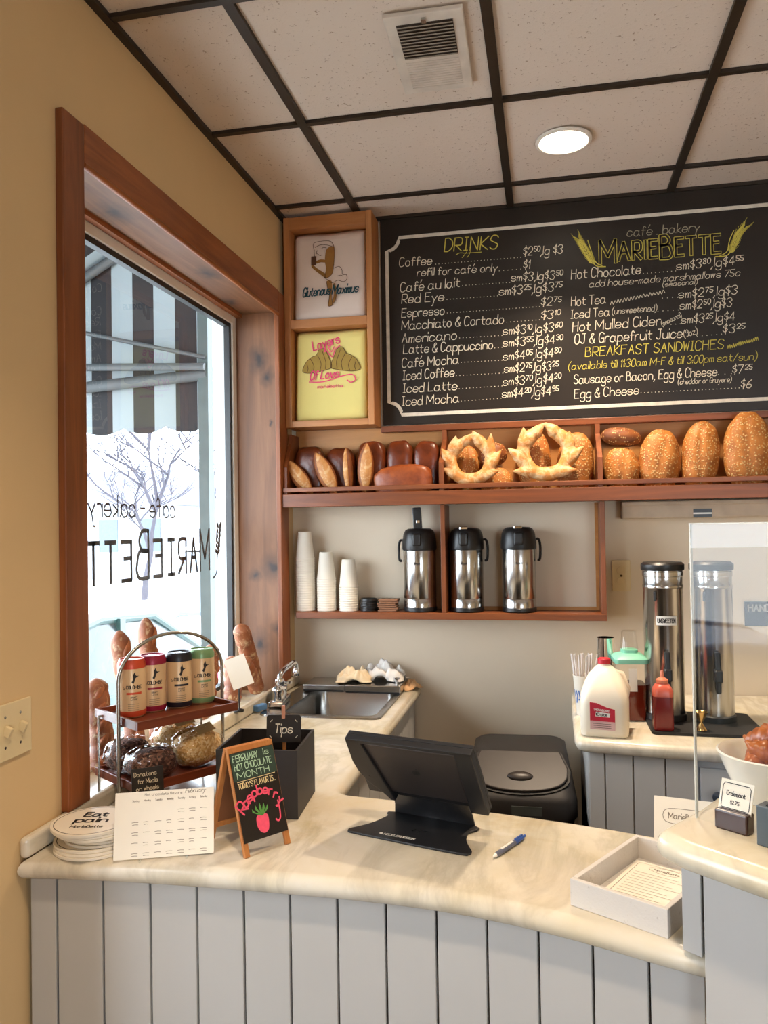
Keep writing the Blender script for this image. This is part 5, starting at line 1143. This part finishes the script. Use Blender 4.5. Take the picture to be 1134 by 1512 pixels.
baguette('shorter baguette in front at the right corner of the window', (-.045, -.185, Z0+.022), (-.060, -.270, 1.075), .030, 8)
t = thing('paper_tag', 'white diamond-turned paper tag on a clip in front of the window baguettes', 'tag', (.030, -.545, 1.0), R(20))
MB(frame((0, 0, .075), (1, 0, .35), (-.35, .15, 1))).b2((-.036, -.052, -.0005), (.036, .052, .0005)).build('tag_card', PAPER, t)
MB().tube([(0, .004, -.057), (.0, .006, .02), (-.02, .008, .10)], .0025, 8).build('clip_stem', BLK, t)
MB().lathe([(.016, -.058), (.016, -.052), (.004, -.048), (0, -.048)], 16).build('clip_base', BLK, t, smooth=40)

# ================================================================== ON THE BACK COUNTER
t = thing('milk_jug', 'white gallon milk jug with a red cap and red label', 'jug', (1.224, -.478, ZT), R(-6))
sec = [(.064, 0, .020), (.070, .004, .022), (.0725, .02, .024), (.0725, .10, .026), (.070, .13, .030), (.062, .155, .036), (.048, .182, .036), (.030, .203, .026), (.0185, .212, .0183), (.0175, .222, .0172)]
s, n, L_ = rings(MB(), [(rr(-a, -a, a, a, r_, 6), z_) for a, z_, r_ in sec]); s.F.append(tuple(range(n))[::-1]); s.F.append(tuple(range((L_-1)*n, L_*n)))
MILK = pm('milk_white_plastic', (240, 228, 206), .35, var=.01); s.build('jug', MILK, t, smooth=50, bevel=0)
MB().tube([(.0, .04, .19), (.05, .062, .172), (.066, .062, .13), (.060, .064, .10)], .012, 12).build('grip', MILK, t, smooth=60)
RED = pm('red_plastic', (196, 34, 48), .4); MB().lathe([(.0195, .216), (.0195, .231), (.0175, .233), (0, .233)], 28).build('cap', RED, t, smooth=40)
F = UP(-.004, 0, -.0731); MB(F).prism([(-.038, .052), (.036, .050), (.036, .088), (.012, .094), (-.018, .106), (-.038, .108)], 0, .0006).build('red_label', pm('red_label', (190, 36, 58), .5), t)
MB(F).prism([(-.038, .026), (.036, .024), (.036, .0495), (-.038, .0515)], 0, .0006).build('pink_label', pm('pink_label', (216, 176, 170), .5), t)
w = MB(UP(-.004, 0, -.0740)); write(w, 'SHENANDOAHS', Matrix.Translation((-.026, .084, 0)) @ Matrix.Rotation(R(-6), 4, 'Z'), .006, .0011, width=.046); w.poly([(-.022, .066), (.020, .064), (.022, .076), (-.020, .080)]); w.build('label_lettering', WHITE, t)
w = MB(UP(-.004, 0, -.0743)); write(w, 'Choice', Matrix.Translation((-.016, .068, 0)), .008, .0016, width=.03); w.poly([(-.020, .068), (-.016, .068), (-.016, .076), (-.020, .076)])
for j in range(3): w.ribbon([(-.028, .044-.006*j), (.024, .043-.006*j)], .0012)
w.build('label_print', INK, t)
# straw cup
t = thing('straw_cup', 'white and blue paper cup of straws beside the milk jug', 'cup', (1.172, -.250, ZT))
MB().lathe([(.028, 0), (.038, .132), (.0395, .134), (.0395, .137), (.037, .136), (.0275, .006), (0, .006)], 32).build('cup', CUP, t, smooth=40)
w = MB(frame((0, 0, 0), (1, 0, 0), (0, 0, 1)))
for k in range(9): cx_ = -.045+.011*k; w.ribbon([(cx_, .035+.01*(k % 3)), (cx_+.006, .06+.008*(k % 2)), (cx_+.001, .085)], .005)
bend(w, .0345, 0); w.V = [Vector((v_.x*(.0288+.0745*v_.z)/.0345, v_.y*(.0288+.0745*v_.z)/.0345, v_.z)) for v_ in w.V]; w.build('blue_print', pm('blue_print', (70, 108, 180), .6), t)
STRAW = pm('clear_white_straw', (226, 216, 210), .35, var=.02); src = None
for k in range(13):
    a = 2*pi*k/13*1.7; rr3 = .006+.017*((k*5) % 7)/7; lean = .028+.03*((k*3) % 5)/5
    b0 = Vector((rr3*cos(a), rr3*sin(a), .0075)); b1 = b0+Vector((cos(a)*lean*.55, sin(a)*lean*.30, .20+.02*sin(k*2)))
    if src is None: o = src = MB().tube([(0, 0, 0), (0, 0, .20)], .0030, 10).build('straw', STRAW, None, smooth=60)
    else: o = src.copy(); COL.objects.link(o)
    o.location = Vector((1.172, -.250, ZT))+b0; o.rotation_mode = 'QUATERNION'; o.rotation_quaternion = Vector((0, 0, 1)).rotation_difference((b1-b0).normalized()); tag(o, 'pale plastic straw fanned out in the white and blue cup', 'straw', 'straws in the paper cup')
t = thing('steel_tumbler', 'tall shiny steel tumbler behind the milk jug', 'tumbler', (1.246, -.225, ZT)); MB().lathe([(.022, 0), (.027, .004), (.029, .26), (.030, .262), (.028, .262), (.026, .01), (0, .008)], 36).build('tumbler_body', CHROME, t, smooth=40)
# tea pitcher with a mint lid and clear cups on top
t = thing('tea_pitcher', 'clear pitcher of red tea with a mint-green lid', 'pitcher', (1.318, -.285, ZT), R(4)); CLP = glassmat('clear_plastic', (.93, .93, .92), 1.45)
s, n, L_ = rings(MB(), [(rr(-a, -a, a, a, .014, 4), z_) for a, z_ in [(.046, .001), (.048, .02), (.050, .195)]]); s.build('pitcher_body', CLP, t, smooth=40)
s, n, L_ = rings(MB(), [(rr(-a, -a, a, a, .012, 4), z_) for a, z_ in [(.0435, .004), (.046, .02), (.0472, .120)]]); s.F.append(tuple(range(n))[::-1]); s.F.append(tuple(range((L_-1)*n, L_*n))); s.build('tea', pm('red_tea', (120, 40, 24), .15, var=.05), t, smooth=40)
MINT = pm('mint_plastic', (128, 196, 168), .4, var=.03)
s, n, L_ = rings(MB(), [(rr(-a, -a, a, a, .014, 4), z_) for a, z_ in [(.053, .190), (.054, .196), (.054, .205), (.046, .214), (.026, .222), (.026, .232), (.02, .234)]]); s.F.append(tuple(range((L_-1)*n, L_*n))); s.build('lid', MINT, t, smooth=40)
MB().b2((-.010, -.0515, .10), (.016, -.0503, .175)).build('white_label', PAPER, t)
o = MB().lathe([(.031, 0), (.030, .004), (.0225, .058), (.0205, .060), (.0, .060)], 28).build('clear_cup', CLP, None, smooth=40); o.location = (1.318, -.285, ZT+.2345); tag(o, 'clear plastic cup upside down on the mint lid of the pitcher', 'cup')
# squeeze bottle
t = thing('squeeze_bottle', 'red sauce squeeze bottle in front of the tea urn', 'bottle', (1.400, -.452, ZT+.010))
s, n, L_ = rings(MB(), [(rr(-a, -a, a, a, r_, 5), z_) for a, z_, r_ in [(.027, 0, .008), (.030, .004, .010), (.030, .095, .012), (.030, .105, .014)]]); s.F.append(tuple(range(n))[::-1]); s.build('bottle_body', pm('dark_red_sauce', (112, 30, 30), .25, var=.05), t, smooth=40)
s, n, L_ = rings(MB(), [(rr(-a, -a, a, a, r_, 5), z_) for a, z_, r_ in [(.0302, .105, .014), (.030, .125, .016), (.022, .140, .018), (.018, .142, .0175), (.018, .150, .0175)]]); s.F.append(tuple(range((L_-1)*n, L_*n))); s.build('bottle_shoulder', pm('pale_red_plastic', (196, 92, 72), .3), t, smooth=40)
MB().lathe([(.0185, .146), (.0185, .155), (.007, .162), (.004, .182), (0, .183)], 20).build('nozzle', pm('peach_plastic', (206, 120, 88), .3), t, smooth=40)
# tea urns on a black mat
o = MB().prism(rr(1.364, -.492, 1.70, -.20, .02), ZT+.0004, ZT+.0095).build('bar_mat', pm('black_rubber', (26, 24, 24), .7, bmp=.4, bscale=260), None); tag(o, 'black rubber mat under the tea urns and sauce bottle', 'mat')
def urn(label, x, y, sign):
    t = thing('tea_urn', label, 'urn', (x, y, ZT+.010), R(0), 'tall tea urns'); r = .063
    MB().lathe([(r+.004, 0), (r+.004, .018), (r, .022)], 40).build('urn_base', BLKM, t, smooth=40)
    MB().lathe([(r, .022), (r, .428), (r+.0015, .430), (r+.0015, .440), (r, .442), (r, .468), (r+.002, .470), (r+.002, .484), (r, .486), (r, .495)], 48).build('urn_body', STEEL, t, smooth=40)
    MB().lathe([(r+.004, .488), (r+.006, .492), (r+.006, .508), (r-.002, .515), (0, .515)], 48).build('urn_lid', BLK, t, smooth=40)
    b = MB(); b.box((0, -r-.014, .155), (.024, .034, .04)); b.box((0, -r-.020, .125), (.016, .018, .05)); b.build('spigot', BLK, t, bevel=.005, bseg=3)
    MB(frame((0, -r-.016, .19), (1, 0, 0), (0, .25, 1))).b2((-.009, -.02, -.006), (.009, .040, .006)).build('tap_lever', BLK, t, bevel=.004)
    MB().box((-.034, -.055, .405), (.006, .012, .03)).build('latch', BLK, t)
    MB().lathe([(.008, 0), (.008, .012), (0, .013)], 16, (0, 0, 0)).build('drain_plug', STEEL, t)
    if sign:
        L2 = MB(UP(0, 0)); L2.add([(-.034+.068*k_/8, zz2, 0) for k_ in range(9) for zz2 in (.312, .342)], [(2*k_, 2*k_+2, 2*k_+3, 2*k_+1) for k_ in range(8)]); bend(L2, r+.0012, R(2)).build('name_label', WHITE, t)
        w = MB(UP(0, 0)); write(w, sign, Matrix.Translation((-.029, .3205, 0)), .013, .0022, width=.058); bend(w, r+.0018, R(2)).build('name_lettering', INK, t)
    return t
urn('tall steel tea urn with a black lid and name label, left of the pair', 1.428, -.300, 'UNSWEETEN'); urn('tall steel tea urn behind the sneeze guard, right of the pair', 1.580, -.300, '')
t = thing('jigger', 'small brass bar measure standing on the mat before the right urn', 'jigger', (1.512, -.455, ZT+.0102)); MB().lathe([(.017, 0), (.018, .002), (.006, .022), (.006, .026), (.021, .056), (.022, .058), (.019, .056), (.004, .028), (0, .028)], 28).build('measure', pm('brass', (206, 170, 110), .2, 1, .03), t, smooth=40)
# hand-washing notice on the wall
t = thing('wall_notice', 'black hand-washing notice with white lettering on the wall at the far right', 'sign', (1.905, YB-.001, 1.205)); MB().b2((-.125, -.004, -.046), (.125, -.0005, .046)).build('notice_plate', BLK, t)
w = MB(UP(0, 0, -.0045)); write(w, 'HAND WASHING', Matrix.Translation((-.112, .010, 0)), .024, .0042, width=.224); write(w, 'ONLY', Matrix.Translation((-.038, -.030, 0)), .024, .0042, width=.076); w.build('lettering', pm('grey_white_print', (190, 186, 178), .6), t)
# ================================================================== OUTSIDE THE WINDOW
GZ = -.65
m_, nt, bs = newmat('pale_concrete'); v = coords(nt); nt.links.new(ramp(nt, ntex(nt, v, .8, 6), [(.3, srgb((206, 206, 204))), (.7, srgb((232, 232, 230)))]), bs.inputs['Base Color']); bs.inputs['Roughness'].default_value = .9
struct('ground', MB().b2((-60, -40, GZ-.2), (-.25, 90, GZ)), m_)
# striped awning: sloping cover and a scalloped end wing
def stripes(name, axis, period, tr=.12):
    m_, nt, bs = newmat(name); t = nt.nodes.new('ShaderNodeTexCoord'); s = nt.nodes.new('ShaderNodeSeparateXYZ'); nt.links.new(t.outputs['Object'], s.inputs[0])
    mo = nt.nodes.new('ShaderNodeMath'); mo.operation = 'MODULO'; ad = nt.nodes.new('ShaderNodeMath'); ad.operation = 'ADD'; ad.inputs[1].default_value = 50*period+.122; nt.links.new(s.outputs[axis], ad.inputs[0]); nt.links.new(ad.outputs[0], mo.inputs[0]); mo.inputs[1].default_value = period
    gt = nt.nodes.new('ShaderNodeMath'); gt.operation = 'GREATER_THAN'; gt.inputs[1].default_value = period*.5; nt.links.new(mo.outputs[0], gt.inputs[0])
    c = mixc(nt, gt.outputs[0], srgb((132, 142, 146)), srgb((24, 23, 26))); nt.links.new(c, bs.inputs['Base Color']); bs.inputs['Roughness'].default_value = .8
    tl = nt.nodes.new('ShaderNodeBsdfTranslucent'); nt.links.new(c, tl.inputs['Color']); mx = nt.nodes.new('ShaderNodeMixShader'); mx.inputs[0].default_value = tr
    nt.links.new(bs.outputs[0], mx.inputs[1]); nt.links.new(tl.outputs[0], mx.inputs[2]); nt.links.new(mx.outputs[0], nt.nodes['Material Output'].inputs[0]); return m_
aw = thing('striped_awning', 'black and white striped awning with a scalloped edge outside the window', 'awning', (0, 0, 0))
YE = .45; PER = .222
ws = MB(); n = 96; x0, x1 = -1.72, -.535; vs = []; fs = []
for i in range(n+1):
    x = x0+(x1-x0)*i/n; s = (x+.25)/PER*1.0; zb = 2.050-.030*abs(sin(pi*(x+.122-.25*PER)/PER))**.8; zt_ = 2.52+(x-x0)*.55
    vs += [(x, YE, zb), (x, YE, min(3.2, zt_))]
for i in range(n): fs.append((2*i, 2*i+2, 2*i+3, 2*i+1))
ws.add(vs, fs); ws.build('end_wing', stripes('striped_canvas', 0, PER), aw, solid=.003)
cv = MB(); cv.add([(x0, -3.2, 2.50), (x0, YE, 2.50), (-.26, YE, 3.30), (-.26, -3.2, 3.30)], [(0, 1, 2, 3)]); cv.build('cover', stripes('striped_canvas_cover', 1, PER, .25), aw, solid=.003)
FRM = pm('grey_awning_frame', (64, 68, 70), .6, 0)
b = MB(); b.tube([(x0, YE-.03, 2.225), (-.50, YE-.03, 2.285)], .028, 10); b.tube([(x0, YE-.06, 2.375), (-.50, YE-.06, 2.315)], .018, 10); b.tube([(x0-.02, YE-.04, 2.46), (-.32, YE-.04, 3.22)], .022, 10); b.tube([(-1.55, YE-.05, 2.62), (-.50, YE-.05, 2.36)], .010, 8); b.tube([(x0, -3.2, 2.46), (x0, YE-.02, 2.46)], .022, 10)
b.build('awning_frame', FRM, aw, smooth=60)
o = MB().b2((-.540, .40, GZ), (-.490, .46, 2.60)).build('drain_post', pm('grey_green_post', (58, 70, 70), .6), None); tag(o, 'grey-green upright post outside the window edge', 'post')
# parked cars
def car(label, loc, rz, paint, hatch):
    t = thing('parked_car', label, 'car', loc, rz); PT = pm('car_paint_'+paint[0], paint[1], .35, 0, .02)
    prof = [(-2.15, .45, .55), (-2.12, .75, .70), (-2.0, .92, .80), (-1.2, .98, .86), (-.9, 1.02, .86), (-.3, 1.06, .86), (.8, 1.02, .86), (1.6, .95, .82), (2.05, .80, .74), (2.15, .55, .60)]
    if hatch: prof = [(-1.95, .5, .74), (-1.95, .95, .82)] + prof[3:]
    vs = []; fs = []; S_ = 10
    for x, zt_, hw_ in prof:
        for k in range(S_+1): u = -1+2*k/S_; vs.append((x, hw_*u*(1 if abs(u) < .99 else 1), zt_*(1-.10*abs(u)**4)))
        vs.append((x, hw_*.97, .28)); vs.append((x, -hw_*.97, .28))
    m2 = S_+3
    for i in range(len(prof)-1):
        for k in range(S_): fs.append((i*m2+k, (i+1)*m2+k, (i+1)*m2+k+1, i*m2+k+1))
        fs.append((i*m2+S_, (i+1)*m2+S_, (i+1)*m2+S_+1, i*m2+S_+1)); fs.append((i*m2, i*m2+S_+2, (i+1)*m2+S_+2, (i+1)*m2)); fs.append((i*m2+S_+1, (i+1)*m2+S_+1, (i+1)*m2+S_+2, i*m2+S_+2))
    fs.append(tuple(range(S_+3))); fs.append(tuple(range((len(prof)-1)*m2, len(prof)*m2)))
    MB().add(vs, fs).build('car_body', PT, t, smooth=40)
    cab = [(-1.75, .98, .80), (-1.05, 1.40, .62), (-.2, 1.46, .62), (.35, 1.40, .64), (1.15, 1.00, .80)] if not hatch else [(-1.93, .98, .80), (-1.55, 1.50, .66), (-.4, 1.56, .66), (.35, 1.46, .66), (1.2, 1.00, .80)]
    def cabin(s, zo):
        vs = []; fs = []
        for x, z, hw_ in cab: vs += [(x*1, hw_*s, z+zo), (x, -hw_*s, z+zo), (x, -.84*s, .95), (x, .84*s, .95)]
        for i in range(len(cab)-1):
            a = 4*i; fs += [(a, a+1, a+5, a+4), (a+1, a+2, a+6, a+5), (a+2, a+3, a+7, a+6), (a+3, a, a+4, a+7)]
        fs += [(0, 3, 2, 1), (16, 17, 18, 19)]; return MB().add(vs, fs)
    cabin(1, 0).build('cabin_glass', pm('car_glass_'+paint[0], (16, 34, 36) if paint[0] != 'white' else (110, 120, 128), .2, 0, .02), t, smooth=30)
    rf = MB()
    for e in (1, -1): rf.tube([(x, e*hw_, z+.01) for x, z, hw_ in cab], .035, 8)
    rf.add([(cab[1][0], cab[1][2], cab[1][1]+.02), (cab[1][0], -cab[1][2], cab[1][1]+.02), (cab[2][0], -cab[2][2], cab[2][1]+.02), (cab[2][0], cab[2][2], cab[2][1]+.02), (cab[3][0], -cab[3][2], cab[3][1]+.02), (cab[3][0], cab[3][2], cab[3][1]+.02)], [(0, 1, 2, 3), (3, 2, 4, 5)])
    for x_ in (-.45,): rf.b2((x_-.04, -.68, .98), (x_+.04, .68, 1.46))
    rf.build('roof', PT, t, smooth=40)
    for x in (-1.3, 1.3):
        for e in (-1, 1):
            w = MB(frame((x, e*.74, .32), (1, 0, 0), (0, 0, 1))).lathe([(.30, -.10), (.32, -.07), (.32, .07), (.30, .10), (.19, .11), (0, .09)] if e < 0 else [(0, -.09), (.19, -.11), (.30, -.10), (.32, -.07), (.32, .07), (.30, .10)], 28).build('wheel', BLK, t, smooth=40)
    xr = -2.14 if not hatch else -1.96
    for e in (-1, 1): MB().b2((xr-.02, e*.62-.14, .66), (xr+.10, e*.62+.14, .80)).build('tail_lamp', pm('tail_lamp_red', (150, 60, 76), .2), t, bevel=.02)
    MB().b2((xr-.06, -.78, .34), (xr+.06, .78, .52)).build('bumper', pm('car_bumper', (60, 66, 74), .5), t, bevel=.03); p = MB().b2((xr-.03, -.26, .60), (xr+.0, .26, .72)).build('plate', WHITE, t)
    return t
car('teal-green car parked nearest the window', (-3.0, 2.35, GZ), R(-90), ('teal', (24, 52, 50)), False).scale = (1, 1, 1.02); car('white hatchback parked further down the street', (-2.55, 7.25, GZ), R(90), ('white', (226, 228, 232)), True).scale = (1, 1, 1.28)
# far side of the street
SID = pm('pale_siding', (150, 152, 156), .8, var=.04, scale=2)
def house(label, x, y, w, d, h, rf):
    t = thing('house', label, 'house', (x, y, GZ)); MB().b2((-w/2, -d/2, 0), (w/2, d/2, h)).build('wall', SID, t)
    r = MB(); r.add([(-w/2-.3, -d/2-.3, h), (w/2+.3, -d/2-.3, h), (w/2+.3, d/2+.3, h), (-w/2-.3, d/2+.3, h), (-w/2-.3, 0, h+rf), (w/2+.3, 0, h+rf)], [(0, 1, 5, 4), (3, 4, 5, 2), (0, 4, 3), (1, 2, 5), (0, 3, 2, 1)]); r.build('roof', pm('grey_shingle', (96, 98, 108), .9), t)
    for k in range(int(w/2)): MB().b2((-w/2+.8+2*k, -d/2-.04, 1.2), (-w/2+1.7+2*k, -d/2+.01, 2.6)).build('window', pm('house_window', (70, 84, 96), .3), t)
t = car('blue car by the nearer shop window, seen reflected in the sneeze guard', (-2.7, -3.4, GZ), R(-90), ('blue', (24, 60, 94)), False)
house('pale low house across the street, left in the window', -20, 32, 10, 7, 3.2, 1.8); house('pale low house across the street, right in the window', -13.5, 40, 8, 8, 3.4, 2.0)
BARK = pm('grey_bark', (58, 56, 64), .95, var=.2)
def tree(label, x, y, h, seed):
    t = thing('bare_tree', label, 'tree', (x, y, GZ), 0, 'bare winter trees across the street'); rnd = random.Random(seed); tw = MB(); tk = MB()
    def grow(p, d, L, r, lev):
        P = [p]; q = Vector(d)
        for k in range(4): q = (q+Vector((rnd.uniform(-.18, .18), rnd.uniform(-.18, .18), rnd.uniform(-.05, .12)))).normalized(); P.append(P[-1]+q*L/4)
        (tk if lev < 1 else tw).tube(P, [r*(1-.13*k) for k in range(5)], 6 if lev < 2 else 4, False)
        if lev < 5:
            for k in range(4 if lev < 3 else 3):
                a = rnd.uniform(0, 2*pi); s = rnd.uniform(.5, .95); nd = (q*s+Vector((cos(a), sin(a), rnd.uniform(.0, .5)))*.75).normalized(); grow(P[rnd.choice((2, 3, 4))], nd, L*rnd.uniform(.6, .82), r*.60, lev+1)
    grow(Vector((0, 0, 0)), Vector((0, 0, 1)), h*.34, h*.014, 0); tk.build('trunk', BARK, t, smooth=60); tw.build('branches', BARK, t, smooth=60); return t
tree('large bare winter tree in the middle of the window view', -11.2, 19.5, 8.2, 5); tree('bare winter tree at the left of the window view', -16.5, 21.5, 8.0, 11); tree('bare winter tree at the right of the window view', -11.0, 26.0, 8.0, 23)
for k, (x, y, h, lab) in enumerate([(-7.6, 17.0, 6.0, 'thin street pole at the right of the window view, the nearer one'), (-9.3, 22.0, 7.5, 'thin street pole at the right of the window view, the farther one')]):
    t = thing('street_pole', lab, 'pole', (x, y, GZ)); MB().lathe([(.09, 0), (.06, h), (0, h)], 10).build('pole', pm('pole_grey', (170, 172, 176), .6), t); MB().b2((-.25, -.02, h*.55), (.25, .02, h*.55+.3)).build('pole_sign', WHITE, t)
